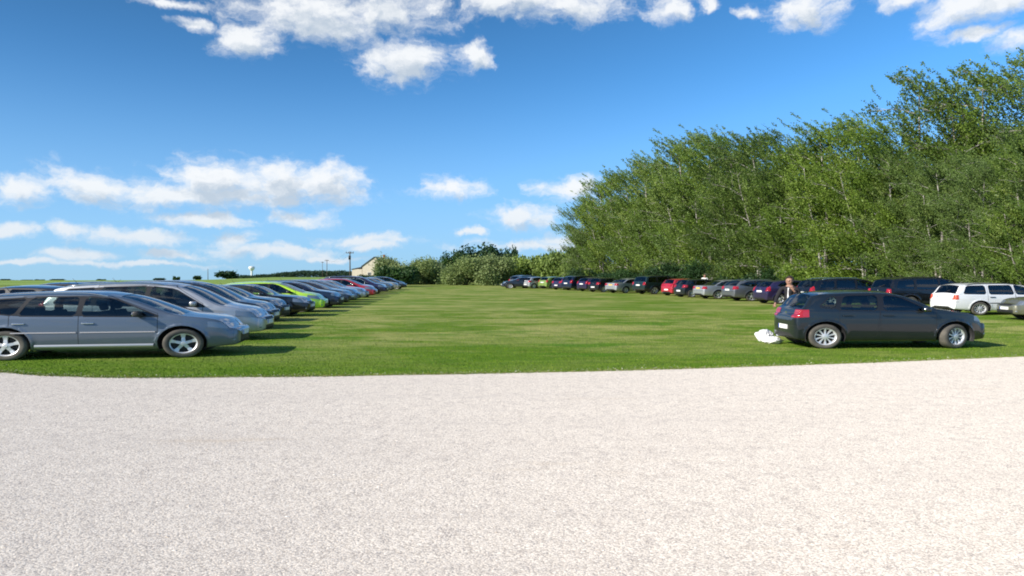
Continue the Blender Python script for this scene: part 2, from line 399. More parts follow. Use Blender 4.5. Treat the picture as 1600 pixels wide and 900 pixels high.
# short grass blades over the near lawn and along the edge of the gravel
def blade_fn(t, b):
    a = t.n('ShaderNodeAttribute', attribute_name='tone').outputs['Fac']
    c = lawn_colour(t, t.n('ShaderNodeTexCoord').outputs['Object'])
    c = t.mix(t.mr(a, 0, 0.8, 0.45, 0.0), c, (0.04, 0.11, 0.008))
    c = t.mix(t.mr(a, 0.88, 0.95, 0, 1), c, (0.33, 0.27, 0.11))
    t.t.links.new(c, b.inputs['Base Color'])
M['blade'] = mat('grass_blade', blade_fn, rough=0.8, spec=0.12)
bl_v = [(-0.5, 0, 0), (0.5, 0, 0), (0.28, 0, 0.6), (-0.2, 0.12, 0.62), (0.05, 0.35, 1.0), (-0.02, 0.35, 1.0)]
bl_f = [(0, 1, 2, 3), (3, 2, 4, 5)]
n = 150000
yy = 12.0 + 22 * rng.random(n) ** 1.9; xx = (rng.random(n) * 2 - 1) * (yy * 0.80)
ed = np.array([edge_y(x) for x in xx]); keep = yy > ed + 0.02; xx, yy = xx[keep], yy[keep]
h = rng.uniform(0.008, 0.022, len(xx)) * (1 + 0.3 * (yy - 12) / 20)
P1 = np.stack([xx, yy, np.zeros_like(xx)], -1)
ne = 30000
xe = rng.uniform(-14, 14, ne); ye = np.array([edge_y(x) for x in xe]) + rng.normal(0.05, 0.06, ne)
he = rng.uniform(0.012, 0.035, ne)
pos = np.concatenate([P1, np.stack([xe, ye, np.zeros(ne)], -1)]); hh = np.concatenate([h, he])
tone = np.concatenate([rng.random(len(xx)) * 0.93, np.where(rng.random(ne) < 0.28, 0.97, rng.random(ne) * 0.85)])
wdt = np.concatenate([rng.uniform(0.010, 0.022, len(xx)), rng.uniform(0.005, 0.012, ne)])
me = scatter_mesh('grass_blades', bl_v, bl_f, pos, np.stack([wdt, hh, hh], -1), rng.random(len(pos)) * 6.283, [M['blade']], attr=tone)
tag(obj('short_grass', me), 'short green grass growing on the near lawn', 'grass', kind='stuff')

# ------------------------------------------------------------------ CARS
def pchip(xk, yk, x):
    xk, yk = np.asarray(xk, float), np.asarray(yk, float); h = np.diff(xk); d = np.diff(yk) / h
    m = np.zeros(len(xk)); m[0], m[-1] = d[0], d[-1]
    for i in range(1, len(xk) - 1):
        if d[i - 1] * d[i] > 0:
            w1, w2 = 2 * h[i] + h[i - 1], h[i] + 2 * h[i - 1]; m[i] = (w1 + w2) / (w1 / d[i - 1] + w2 / d[i])
    x = np.clip(x, xk[0], xk[-1]); i = np.clip(np.searchsorted(xk, x) - 1, 0, len(h) - 1)
    t = (x - xk[i]) / h[i]
    return (2*t**3 - 3*t**2 + 1)*yk[i] + (t**3 - 2*t**2 + t)*h[i]*m[i] + (-2*t**3 + 3*t**2)*yk[i+1] + (t**3 - t**2)*h[i]*m[i+1]

def clip(bm, faces, planes):
    cand = list(faces)
    for co, no in planes:
        if not cand: break
        co, no = Vector(co), Vector(no).normalized()
        es = {e for f in cand for e in f.edges}; vs_ = {v for f in cand for v in f.verts}
        r = bmesh.ops.bisect_plane(bm, geom=cand + list(es) + list(vs_), dist=1e-5, plane_co=co, plane_no=no)
        cand = [f for f in r['geom'] if isinstance(f, bmesh.types.BMFace) and f.is_valid and (f.calc_center_median() - co).dot(no) > 0]
    return cand
def poly_planes(poly, off=0.0, ch=0.0):
    """half spaces (in the x-z plane) of a convex polygon, grown by off, corners cut by ch"""
    c = sum((Vector(p) for p in poly), Vector((0, 0))) / len(poly)
    out = []
    n = len(poly)
    P_ = [Vector(p) for p in poly]
    for i in range(n):
        a, b = P_[i], P_[(i + 1) % n]; t = (b - a).normalized(); nn = Vector((-t.y, t.x))
        if nn.dot(c - a) < 0: nn = -nn
        out.append((((a.x - nn.x * off), 0, (a.y - nn.y * off)), (nn.x, 0, nn.y)))
    if ch > 0:
        for i in range(n):
            v = P_[i]; a = (P_[i - 1] - v).normalized(); b = (P_[(i + 1) % n] - v).normalized()
            k = (a + b)
            if k.length < 0.35: continue
            k.normalize(); half = math.acos(max(-1, min(1, a.dot(b)))) / 2
            dist = ch * math.cos(half) - off / max(0.3, math.sin(half)) * 0.8
            q = v + k * dist
            out.append(((q.x, 0, q.y), (k.x, 0, k.y)))
    return out

def build_car_type(S):
    """S: the proportions of one kind of car (metres, x forward from the middle of the wheelbase). Returns a list of parts."""
    top = S['top']; xr, xf = top[0][0], top[-1][0]; Wd = S['W'] / 2; wb = S['wb'] / 2; r = S['r']; zsill = S.get('sill', 0.2)
    tx, tz = [p[0] for p in top], [p[1] for p in top]
    bel = S['belt']; wsb, wst, rwb, rwt = S['ws_base'], S['ws_top'], S['rw_base'], S['rw_top']
    base = list(np.linspace(xr, xf, 62)); must = [wsb, wst, rwb, rwt, wsb + 0.04, rwt + 0.03]
    st = sorted([x for x in base if all(abs(x - q) > 0.02 for q in must)] + must)
    st = [xr, xr + 0.012, xr + 0.03] + [x for x in st if x > xr + 0.04]
    def zt(x): return float(pchip(tx, tz, x))
    def hw(x):
        f = 1.0
        u = xf - x
        if u < 0.95: f -= S.get('ftaper', 0.27) * ((0.95 - u) / 0.95) ** 2.4
        u = x - xr
        if u < 0.75: f -= S.get('rtaper', 0.12) * ((0.75 - u) / 0.75) ** 2.2
        return Wd * f
    def zb(x):
        return zsill + 0.06 * max(0, (x - wb - 0.3) / 0.6) + 0.07 * max(0, (-x - wb - 0.2) / 0.6)
    tum = S.get('tumble', 0.36)
    def section(x):
        T, Bz, h = zt(x), zb(x), hw(x)
        zs = min(float(np.interp(x, [p[0] for p in bel], [p[1] for p in bel])), T - 0.055)
        g_ = T - zs
        ws = h * 0.965
        low = [(0, Bz), (0.35, Bz), (0.58, Bz), (0.80, Bz)]
        pts = [(f * h, z) for f, z in low]
        for f, q in ((0.925, 0.012), (0.958, 0.06), (0.975, 0.14), (0.988, 0.25), (0.998, 0.38), (1.0, 0.50), (0.998, 0.60), (0.994, 0.70), (0.992, 0.78), (0.984, 0.83), (0.980, 0.91), (0.975, 0.96), (0.965, 1.0)):
            pts.append((f * h, Bz + (zs - Bz) * q))
        rr = min(0.095, g_ * 0.55); wr = ws - tum * (g_ - rr) * (0.85 if g_ < 0.15 else 1)
        sag = 0.018 if g_ > 0.2 else 0.004
        for q in (0.18, 0.36, 0.54, 0.72, 0.88, 1.0):
            pts.append((ws + (wr - ws) * q + sag * math.sin(q * math.pi), zs + (T - rr - zs) * q))
        crown = min(0.045, g_ * 0.4); ax = min(0.12, 0.14 * wr + rr * 0.5)
        for a in (22, 45, 68, 90):
            pts.append((wr - ax * (1 - math.cos(R(a))), T - rr + (rr - crown) * math.sin(R(a))))
        wi = wr - ax
        for q in (0.82, 0.62, 0.4, 0.2, 0.0):
            pts.append((wi * q, T - crown * q * q))
        return pts
    NL, NS, NA = 4, 17, 27          # indices: bottom, shoulder, end of the roof arc
    bm = bmesh.new(); tg = bm.faces.layers.int.new('tag')
    rings, kinds = [], []
    def ring(x, s=1.0):
        pts = section(max(xr, min(xf, x))); T, Bz = zt(max(xr, min(xf, x))), zb(max(xr, min(xf, x)))
        zm = Bz + (T - Bz) * 0.45
        if s < 1:
            pts = [(y * (s ** 0.8), zm + (z - zm) * s) for y, z in pts]
        left = [bm.verts.new((x, y, z)) for y, z in pts]
        right = [left[0]] + [bm.verts.new((x, -y, z)) for y, z in pts[1:-1]] + [left[-1]]
        return left, right
    bulge_r, bulge_f = S.get('bulge_r', 0.07), S.get('bulge_f', 0.15)
    seqs = []
    for a in (80, 62, 45, 30, 15): seqs.append((xr - bulge_r * math.sin(R(a)), max(0.04, math.cos(R(a)) ** 0.42), 0))
    for x in st: seqs.append((x, 1.0, 1))
    for a in (15, 30, 45, 62, 80): seqs.append((xf + bulge_f * math.sin(R(a)), max(0.04, math.cos(R(a)) ** 0.42), 0))
    for x, s_, k in seqs: rings.append((x, ring(x, s_), k))
    npt = len(rings[0][1][0])
    for (xa, A, ka), (xb, B, kb) in zip(rings, rings[1:]):
        for sd_ in (0, 1):
            for j in range(npt - 1):
                q = [A[sd_][j], A[sd_][j + 1], B[sd_][j + 1], B[sd_][j]]
                f = bm.faces.new(q); f[tg] = 0
                if ka and kb and j >= NA - 1 and (wst - 1e-4 <= xa and xb <= wsb + 1e-4): f[tg] = 3
                if ka and kb and j >= NA - 1 and (rwb - 1e-4 <= xa and xb <= rwt + 1e-4): f[tg] = 4
                if j < NL: f[tg] = 5
    for (x, rg, k) in (rings[0], rings[-1]):
        loop = rg[0] + rg[1][-2:0:-1]
        f = bm.faces.new(loop); f[tg] = 0
    bm.normal_update()
    side = lambda sg, lo=0.3, t_=(0,): [f for f in bm.faces if f[tg] in t_ and f.calc_center_median().y * sg > lo]
    # wheel arches
    for sg in (1, -1):
        for cx in (wb, -wb):
            for rad, newtag in ((r + 0.095, 6), (r + 0.062, 1)):
                pl = []
                for k in range(22):
                    a = 2 * math.pi * k / 22; pl.append(((cx + rad * math.cos(a), 0, r + 0.012 + rad * math.sin(a)), (-math.cos(a), 0, -math.sin(a))))
                cand = [f for f in bm.faces if f[tg] in (0, 5, 6) and f.calc_center_median().y * sg > 0.46 and abs(f.calc_center_median().x - cx) < rad + 0.1 and f.calc_center_median().z < 2 * r + 0.2]
                for f in clip(bm, cand, pl): f[tg] = newtag
    bmesh.ops.delete(bm, geom=[f for f in bm.faces if f[tg] == 1], context='FACES')
    for v in {v for f in bm.faces if f[tg] == 6 for v in f.verts}:
        if v.co.z > zsill + 0.1: v.co.y += math.copysign(S.get('flare', 0.012), v.co.y)
    # daylight opening, panes
    panes = S['panes']
    gtag = 10; pane_tags = []
    for sg in (1, -1):
        for i, pg in enumerate(panes):
            fs_ = [f for f in bm.faces if f[tg] == 0 and f.calc_center_median().y * sg > 0.3 and f.calc_center_median().z > 0.8]
            for f in clip(bm, fs_, poly_planes(pg, 0.024, 0.05)): f[tg] = 2
        for a_, b_ in zip(panes, panes[1:]):      # pillars between panes
            pg = [a_[1], b_[0], b_[3], a_[2]]
            w = max(p[0] for p in pg) - min(p[0] for p in pg)
            if S.get('black_pillars', True) and w < 0.3:
                fs_ = [f for f in bm.faces if f[tg] == 0 and f.calc_center_median().y * sg > 0.3 and f.calc_center_median().z > 0.8]
                for f in clip(bm, fs_, poly_planes(pg, 0.012)): f[tg] = 2
        for i, pg in enumerate(panes):
            fs_ = [f for f in bm.faces if f[tg] == 2 and f.calc_center_median().y * sg > 0.3]
            for f in clip(bm, fs_, poly_planes(pg, 0.0, 0.05)): f[tg] = gtag
            pane_tags.append((gtag, sg, i)); gtag += 1
    for f in bm.faces:
        if f[tg] == 2 and f.calc_center_median().y < 0: f[tg] = 50
    # lamps
    rear_end, front_end = xr - bulge_r, xf + bulge_f
    lamp_tags = []
    hl, tl = S['head'], S['tail_l']
    for sg in (1, -1):
        (x0, zlo0, zhi0), (x1, zlo1, zhi1), y0 = hl
        ks = [((x0, 0, 0), (1, 0, 0)), ((0, sg * y0, 0), (0, sg, 0))] + [poly_planes([(x0, zlo0), (x1, zlo1), (x1, zhi1), (x0, zhi0)])[i] for i in (0, 2)]
        fs_ = [f for f in bm.faces if f[tg] == 0 and f.calc_center_median().y * sg > 0 and f.calc_center_median().x > x0 - 0.2]
        for f in clip(bm, fs_, ks): f[tg] = 30 + (sg > 0)
        (x0, zlo0, zhi0), (x1, zlo1, zhi1), y0 = tl
        ks = [((x0, 0, 0), (-1, 0, 0)), ((0, sg * y0, 0), (0, sg, 0))] + [poly_planes([(x0, zlo0), (x1, zlo1), (x1, zhi1), (x0, zhi0)])[i] for i in (0, 2)]
        fs_ = [f for f in bm.faces if f[tg] == 0 and f.calc_center_median().y * sg > 0 and f.calc_center_median().x < x0 + 0.2]
        for f in clip(bm, fs_, ks): f[tg] = 32 + (sg > 0)
    # grille and lower intake on the nose
    for (zl, zh, yw) in S['grille']:
        fs_ = [f for f in bm.faces if f[tg] == 0 and f.calc_center_median().x > xf - 0.25]
        for f in clip(bm, fs_, [((xf + 0.01, 0, 0), (1, 0, 0)), ((0, yw, 0), (0, -1, 0)), ((0, -yw, 0), (0, 1, 0)), ((0, 0, zl), (0, 0, 1)), ((0, 0, zh), (0, 0, -1))]): f[tg] = 40
    # black lower edge
    if S.get('clad', 0):
        z1 = S['clad']
        for sg in (1, -1):
            for f in clip(bm, side(sg, 0.0, (0,)), [((0, 0, z1), (0, 0, -1))]): f[tg] = 7
    # doors
    door_tags = []
    for sg in (1, -1):
        for i, (xa, xb, xat, xbt) in enumerate(S['doors']):
            zl, zh = zsill + 0.13, bel[0][1] + 0.03
            zt_ = S['H'] - 0.10
            pg = [(xa, zl), (xb, zl), (xb, zh), (xbt, zt_), (xat, zt_), (xa, zh)]
            fs_ = [f for f in bm.faces if f[tg] == 0 and f.calc_center_median().y * sg > 0.35]
            for f in clip(bm, fs_, poly_planes(pg, 0.006)): f[tg] = 8
            for f in clip(bm, [f for f in bm.faces if f[tg] == 8 and f.calc_center_median().y * sg > 0.35], poly_planes(pg, -0.005)): f[tg] = 20 + len(door_tags)
            door_tags.append((20 + len(door_tags), sg, i))
            for f in bm.faces:
                if f[tg] == 8: f[tg] = 9
    # hatch shut line
    zsh = S['hatch_z']
    fs_ = [f for f in bm.faces if f[tg] == 0 and f.calc_center_median().x < xr + 0.12]
    for f in clip(bm, fs_, [((0, 0, zsh), (0, 0, 1)), ((0, 0, zsh + 0.014), (0, 0, -1)), ((xr + 0.10, 0, 0), (-1, 0, 0))]): f[tg] = 9
    def extract(tags, matmap, inset=0.0, name='part'):
        b2 = bm.copy(); t2 = b2.faces.layers.int['tag']
        bmesh.ops.delete(b2, geom=[f for f in b2.faces if f[t2] not in tags], context='FACES')
        if not b2.faces: b2.free(); return None
        b2.normal_update()
        keys = []
        for f in b2.faces:
            k = matmap[f[t2]]
            if k not in keys: keys.append(k)
        if 'PAINT' in keys: keys.remove('PAINT'); keys.insert(0, 'PAINT')
        for f in b2.faces: f.material_index = keys.index(matmap[f[t2]]); f.smooth = True
        if inset:
            b2.normal_update()
            for v in b2.verts: v.co -= v.normal * inset
        me = bpy.data.meshes.new(name); b2.to_mesh(me); b2.free()
        for k in keys: me.materials.append(P['grey'] if k == 'PAINT' else M[k])
        return me
    bmesh.ops.recalc_face_normals(bm, faces=bm.faces[:])
    parts = []            # (name, mesh, parent index, location, rotation, steer)
    def add(name, me, parent=-1, loc=(0, 0, 0), rot=(0, 0, 0)):
        if name != 'wheel' and me is None: return -1
        parts.append((name, me, parent, loc, rot)); return len(parts) - 1
    mm = {0: 'PAINT', 5: 'plastic', 6: 'PAINT' if not S.get('clad') else 'plastic', 7: 'plastic', 9: 'trim'}
    add('body', extract((0, 5, 6, 7, 9), mm, name='body'))
    for t_ in (2, 50): add('window_trim', extract((t_,), {t_: 'trim'}, -0.001, 'window_trim'))
    add('windscreen', extract((3,), {3: 'glass'}, 0.006, 'windscreen'))
    add('rear_window', extract((4,), {4: 'dark_glass' if S.get('privacy') else 'glass'}, 0.004, 'rear_window'))
    add('grille', extract((40,), {40: 'plastic'}, 0.008, 'grille'))
    dix = {}
    for t_, sg, i in door_tags:
        dix[(sg, i)] = add('door', extract((t_,), {t_: 'PAINT'}, 0.0, 'door'))
        xa, xb = S['doors'][i][:2]
        zh = S['handle_z']; hx = min(xa, xb) + 0.15
        b2 = bmesh.new(); yh = hw(hx) * 0.992
        add_box(b2, (hx, sg * (yh + 0.018), zh), (0.19, 0.022, 0.028), 0.009)
        add_box(b2, (hx - 0.07, sg * (yh + 0.004), zh), (0.03, 0.03, 0.024), 0.0); add_box(b2, (hx + 0.07, sg * (yh + 0.004), zh), (0.03, 0.03, 0.024), 0.0)
        hk = S.get('handle', 'PAINT')
        me = bm_mesh('door_handle', b2, [P['grey'] if hk == 'PAINT' else M[hk]]); add('door_handle', me, dix[(sg, i)])
    for t_, sg, i in pane_tags:
        dk = S.get('privacy') and i < len(panes) - 1
        par = -1
        off = len(panes) - len(S['doors'])
        if i >= off: par = dix.get((sg, i - off), -1)
        add('side_window', extract((t_,), {t_: 'dark_glass' if dk else 'glass'}, 0.005, 'side_window'), par)
    for t_ in (30, 31): add('headlight', extract((t_,), {t_: 'lens'}, -0.004, 'headlight'))
    for t_ in (32, 33): add('tail_light', extract((t_,), {t_: 'tail'}, -0.006, 'tail_light'))
    # wheel wells
    for sg in (1, -1):
        for cx in (wb, -wb):
            b2 = bmesh.new(); rad = r + 0.072; prev = None
            for k in range(19):
                a = math.pi * (-0.12 + 1.24 * k / 18); p = (cx + rad * math.cos(a), r + 0.012 + rad * math.sin(a))
                cur = (b2.verts.new((p[0], sg * 0.50, p[1])), b2.verts.new((p[0], sg * (hw(cx) - 0.03), p[1])), b2.verts.new((cx, sg * 0.50, r)))
                if prev: b2.faces.new((prev[0], cur[0], cur[1], prev[1])); b2.faces.new((prev[0], prev[2], cur[0]))
                prev = cur
            add('wheel_well', bm_mesh('wheel_well', b2, [M['plastic']]))
    # wheels
    tyre_me, rim_me = wheel_meshes(r, S['rim_style'])
    for cx, fr in ((wb, 1), (-wb, 0)):
        for sg in (1, -1):
            w_ = add('wheel' if not fr else 'wheel', None, -1, (cx, sg * (hw(cx) - 0.115), r), (0, 0, 0 if sg > 0 else math.pi))
            add('tyre', tyre_me, w_); add('rim', rim_me, w_)
    # mirrors
    mx, mz = S['mirror']
    for sg in (1, -1):
        b2 = bmesh.new(); yb = hw(mx) * 0.94
        add_box(b2, (mx - 0.03, sg * (yb + 0.13), mz), (0.11, 0.21, 0.13), 0.045, mi=0, seg=3)
        add_tube(b2, [(mx + 0.02, sg * (yb - 0.02), mz - 0.06), (mx - 0.01, sg * (yb + 0.07), mz - 0.03)], [0.035, 0.028], 8, 1)
        add_box(b2, (mx - 0.088, sg * (yb + 0.13), mz), (0.006, 0.17, 0.09), 0.0, mi=2)
        add('wing_mirror', bm_mesh('wing_mirror', b2, [P['grey'] if S.get('mirror_paint', True) else M['plastic'], M['plastic'], M['chrome']]))
    # plates, badges
    b2 = bmesh.new(); pz = S['rear_plate_z']
    xp = rear_end - 0.006 if pz < S['hatch_z'] + 0.02 else float(min(x for x in [xr - 0.004]))
    xp = S.get('plate_x', rear_end - 0.004)
    add_box(b2, (xp, 0, pz), (0.016, 0.52, 0.11), 0.0, mi=0); add_box(b2, (xp - 0.004, 0.235, pz), (0.014, 0.04, 0.104), 0.0, mi=1)
    add('number_plate', bm_mesh('number_plate', b2, [M[S.get('plate_mat', 'plate')], M['plate_blue']], False))
    b2 = bmesh.new(); add_box(b2, (front_end + 0.004, 0, S['front_plate_z']), (0.016, 0.52, 0.11)); add_box(b2, (front_end + 0.008, -0.235, S['front_plate_z']), (0.014, 0.04, 0.104), mi=1)
    add('number_plate', bm_mesh('number_plate', b2, [M['plate'], M['plate_blue']], False))
    b2 = bmesh.new(); bz = S.get('badge_z', 0.9)
    xbg = xr - 0.01
    while xbg < xf and zt(xbg) < bz + 0.03: xbg += 0.005
    for k in range(16):
        a0, a1 = 2 * math.pi * k / 16, 2 * math.pi * (k + 1) / 16
        for r0, r1, x_ in ((0.038, 0.05, -0.014), (0.0, 0.03, -0.01)):
            vs4 = [b2.verts.new((xbg + x_ - bulge_r * 0.2, rr * math.cos(a), bz + rr * math.sin(a))) for rr, a in ((r0, a0), (r1, a0), (r1, a1), (r0, a1))]
            b2.faces.new(vs4 if r0 else vs4[1:])
    if S.get('badge', True): add('badge', bm_mesh('badge', b2, [M['chrome']], False))
    # fog lamps, exhaust, wiper, aerial
    for sg in (1, -1):
        if S.get('fog', True):
            b2 = bmesh.new(); rg = add_lathe_y(b2, [(0.001, 0.02), (0.035, 0.014), (0.05, 0.0), (0.05, -0.03)], 14)
            me = bm_mesh('fog_lamp', b2, [M['lens']]); add('fog_lamp', me, -1, (front_end - 0.075, sg * Wd * 0.66, zsill + 0.17), (0, 0, -math.pi / 2 + sg * 0.5))
    b2 = bmesh.new(); add_tube(b2, [(rear_end + 0.02, 0.5, zsill + 0.04), (rear_end + 0.3, 0.5, zsill + 0.05)], 0.028, 10)
    add('exhaust_pipe', bm_mesh('exhaust_pipe', b2, [M['chrome']]))
    b2 = bmesh.new(); xw = (rwb + rwt) / 2; zw = zt(xw)
    add_tube(b2, [(rwb - 0.012, 0.0, zt(rwb) + 0.012), (rwb + 0.35 * (rwt - rwb) - 0.02, -0.26, zt(rwb + 0.35 * (rwt - rwb)) + 0.008)], 0.010, 6)
    if S.get('wiper', True): add('rear_wiper', bm_mesh('rear_wiper', b2, [M['plastic']]))
    b2 = bmesh.new(); xa_ = S.get('aerial', rwt + 0.2); add_tube(b2, [(xa_, 0, zt(xa_) - 0.01), (xa_ - 0.12, 0, zt(xa_) + 0.17)], [0.008, 0.003], 6)
    add('aerial', bm_mesh('aerial', b2, [M['plastic']]))
    # roof rails
    if S.get('rails'):
        x0, x1, mk = S['rails']
        for sg in (1, -1):
            b2 = bmesh.new(); pts = []
            for k in range(13):
                q = k / 12; x = x0 + (x1 - x0) * q; sct = section(x)
                lift = 0.045 * min(1, 6 * min(q, 1 - q))
                pts.append((x, sg * (sct[NA - 3][0] + 0.0), sct[NA - 3][1] + lift - 0.004))
            add_tube(b2, pts, 0.018, 8); add('roof_rail', bm_mesh('roof_rail', b2, [M[mk]]))
    if S.get('strip'):
        mk, z0 = S['strip']
        for sg in (1, -1):
            for (xa, xb, *_), dkey in zip(S['doors'], range(9)):
                b2 = bmesh.new(); n_ = 6; lo, hi = min(xa, xb) + 0.03, max(xa, xb) - 0.03
                rows = []
                for k in range(n_ + 1):
                    x = lo + (hi - lo) * k / n_; y = hw(x) * 1.0
                    rows.append([b2.verts.new((x, sg * (y - 0.004), z0 - 0.02)), b2.verts.new((x, sg * (y + 0.012), z0 - 0.012)), b2.verts.new((x, sg * (y + 0.012), z0 + 0.012)), b2.verts.new((x, sg * (y - 0.006), z0 + 0.02))])
                for a_, b_ in zip(rows, rows[1:]):
                    for j in range(3): b2.faces.new((a_[j], b_[j], b_[j + 1], a_[j + 1]))
                add('side_moulding', bm_mesh('side_moulding', b2, [M[mk]], False), dix[(sg, dkey)])
    if S.get('sill_glint'):  # added silver strip: paints the bright line of light reflected along the sill
        for sg in (1, -1):
            b2 = bmesh.new(); rows = []
            for k in range(9):
                x = (-wb + r + 0.12) + (2 * wb - 2 * r - 0.24) * k / 8; y = hw(x)
                rows.append([b2.verts.new((x, sg * (y * 0.975 - 0.01), zsill + 0.055)), b2.verts.new((x, sg * (y * 0.992 + 0.012), zsill + 0.075)), b2.verts.new((x, sg * (y * 0.992 + 0.010), zsill + 0.125)), b2.verts.new((x, sg * (y * 0.985 - 0.01), zsill + 0.14))])
            for a_, b_ in zip(rows, rows[1:]):
                for j in range(3): b2.faces.new((a_[j], b_[j], b_[j + 1], a_[j + 1]))
            add('sill_glint', bm_mesh('sill_glint', b2, [P['silver']], True))
    # cabin
    sh = S['H'] - 1.46
    for sx_, sy in ((0.18, 0.36), (0.18, -0.36)):
        b2 = bmesh.new(); rt = Matrix.Rotation(R(-14), 3, 'Y')
        add_box(b2, (sx_ + 0.22, sy, 0.45 + sh * 0.5), (0.5, 0.48, 0.16), 0.05)
        add_box(b2, (sx_ - 0.10, sy, 0.76 + sh * 0.6), (0.13, 0.46, 0.56), 0.05, rt)
        add_box(b2, (sx_ - 0.20, sy, 1.12 + sh * 0.7), (0.09, 0.25, 0.17), 0.04, rt)
        add('seat', bm_mesh('seat', b2, [M['interior']]))
    b2 = bmesh.new(); add_box(b2, (-0.62, 0, 0.45 + sh * .5), (0.5, 1.25, 0.16), 0.05); add_box(b2, (-0.92, 0, 0.76 + sh * .6), (0.12, 1.25, 0.55), 0.05, Matrix.Rotation(R(-16), 3, 'Y'))
    for sy in (0.4, -0.4): add_box(b2, (-1.0, sy, 1.08 + sh * .6), (0.08, 0.24, 0.14), 0.03)
    add_box(b2, (0, 0, zsill + 0.09), (wb * 2 - 0.4, 1.25, 0.04)); 
    add('rear_bench', bm_mesh('rear_bench', b2, [M['interior']]))
    b2 = bmesh.new(); zd = zt(wsb) - 0.09
    add_box(b2, (wsb - 0.42, 0, zd - 0.16), (0.34, 1.34, 0.26), 0.06)
    tor = []
    for k in range(17):
        a = 2 * math.pi * k / 16; tor.append((wsb - 0.66 - 0.06 * math.sin(a), 0.36 + 0.18 * math.cos(a), zd - 0.02 + 0.17 * math.sin(a)))
    add_tube(b2, tor, 0.014, 6, caps=False)
    add('dashboard', bm_mesh('dashboard', b2, [M['dash']]))
    bm.free()
    return parts

_wheels = {}
def wheel_meshes(r, style):
    if (r, style) in _wheels: return _wheels[(r, style)]
    rr = r * 0.67; b = bmesh.new()
    add_lathe_y(b, [(rr, -0.085), (rr + 0.015, -0.095), (r - 0.045, -0.1), (r - 0.012, -0.088), (r, -0.06), (r, 0.06), (r - 0.012, 0.088), (r - 0.045, 0.1), (rr + 0.015, 0.096), (rr, 0.088)], 36)
    ty = bm_mesh('tyre', b, [M['tyre']])
    b = bmesh.new()
    add_lathe_y(b, [(rr + 0.004, -0.085), (rr - 0.015, -0.05), (rr - 0.02, 0.05), (rr - 0.012, 0.078), (rr + 0.004, 0.092), (rr + 0.008, 0.084)], 36, 0)
    add_lathe_y(b, [(0.001, 0.0), (rr * 0.55, 0.0), (rr * 0.98, -0.01)], 24, 1)
    add_lathe_y(b, [(0.001, 0.078), (0.035, 0.077), (0.06, 0.066), (0.065, 0.03)], 16, 0)
    if style == 'five': n, w0, w1 = 5, 0.055, 0.088
    elif style == 'six': n, w0, w1 = 6, 0.05, 0.07
    else: n, w0, w1 = 10, 0.026, 0.044
    for k in range(n):
        a = 2 * math.pi * k / n + 0.3; ca, sa = math.cos(a), math.sin(a)
        def pt(rad, t_, y): return b.verts.new((rad * ca - t_ * sa, y, rad * sa + t_ * ca))
        q0 = [pt(0.045, -w0 / 2 * 1.2, 0.070), pt(0.045, w0 / 2 * 1.2, 0.070), pt(0.045, w0 / 2, 0.035), pt(0.045, -w0 / 2, 0.035)]
        qm = [pt(rr * 0.6, -w0 / 2, 0.062), pt(rr * 0.6, w0 / 2, 0.062), pt(rr * 0.6, w0 / 2, 0.03), pt(rr * 0.6, -w0 / 2, 0.03)]
        q1 = [pt(rr - 0.008, -w1 / 2, 0.074), pt(rr - 0.008, w1 / 2, 0.074), pt(rr - 0.008, w1 / 2, 0.03), pt(rr - 0.008, -w1 / 2, 0.03)]
        for A, B in ((q0, qm), (qm, q1)):
            for j in range(4): b.faces.new((A[j], A[(j + 1) % 4], B[(j + 1) % 4], B[j]))
    rm = bm_mesh('rim', b, [M['rim'], M['brake']], False)
    _wheels[(r, style)] = (ty, rm); return ty, rm

TYPES = {}
TYPES['wagon'] = dict(W=1.81, H=1.49, wb=2.725, r=0.325, rim_style='five', rtaper=0.13,
    top=[(-2.30, 0.86), (-2.27, 1.00), (-2.21, 1.07), (-1.86, 1.41), (-1.45, 1.462), (-0.6, 1.492), (-0.05, 1.475), (0.32, 1.42), (1.36, 0.985), (1.68, 0.925), (1.95, 0.835), (2.09, 0.66)],
    belt=[(-2.3, 0.97), (-0.5, 0.93), (1.3, 0.90), (2.3, 0.8)], ws_base=1.34, ws_top=0.34, rw_base=-2.21, rw_top=-1.88,
    panes=[[(-2.02, 1.12), (-1.24, 0.985), (-1.06, 1.355), (-1.50, 1.32)], [(-1.17, 0.98), (-0.30, 0.965), (-0.26, 1.375), (-0.99, 1.36)], [(-0.21, 0.962), (0.98, 0.945), (0.25, 1.335), (-0.17, 1.37)]],
    doors=[(-1.30, -0.25, -1.12, -0.25), (-0.25, 0.98, -0.25, 0.20)],
    head=((1.76, 0.68, 0.81), (2.30, 0.60, 0.74), 0.36), tail_l=((-2.12, 0.84, 1.02), (-2.4, 0.80, 1.0), 0.5), grille=[(0.30, 0.50, 0.42)],
    hatch_z=0.66, handle_z=0.80, handle='chrome', mirror=(0.72, 1.0), mirror_paint=False, rear_plate_z=0.78, front_plate_z=0.52, rails=(-1.75, 0.15, 'chrome'), strip=('chrome', 0.60), aerial=-1.6, sill=0.2, sill_glint=True)
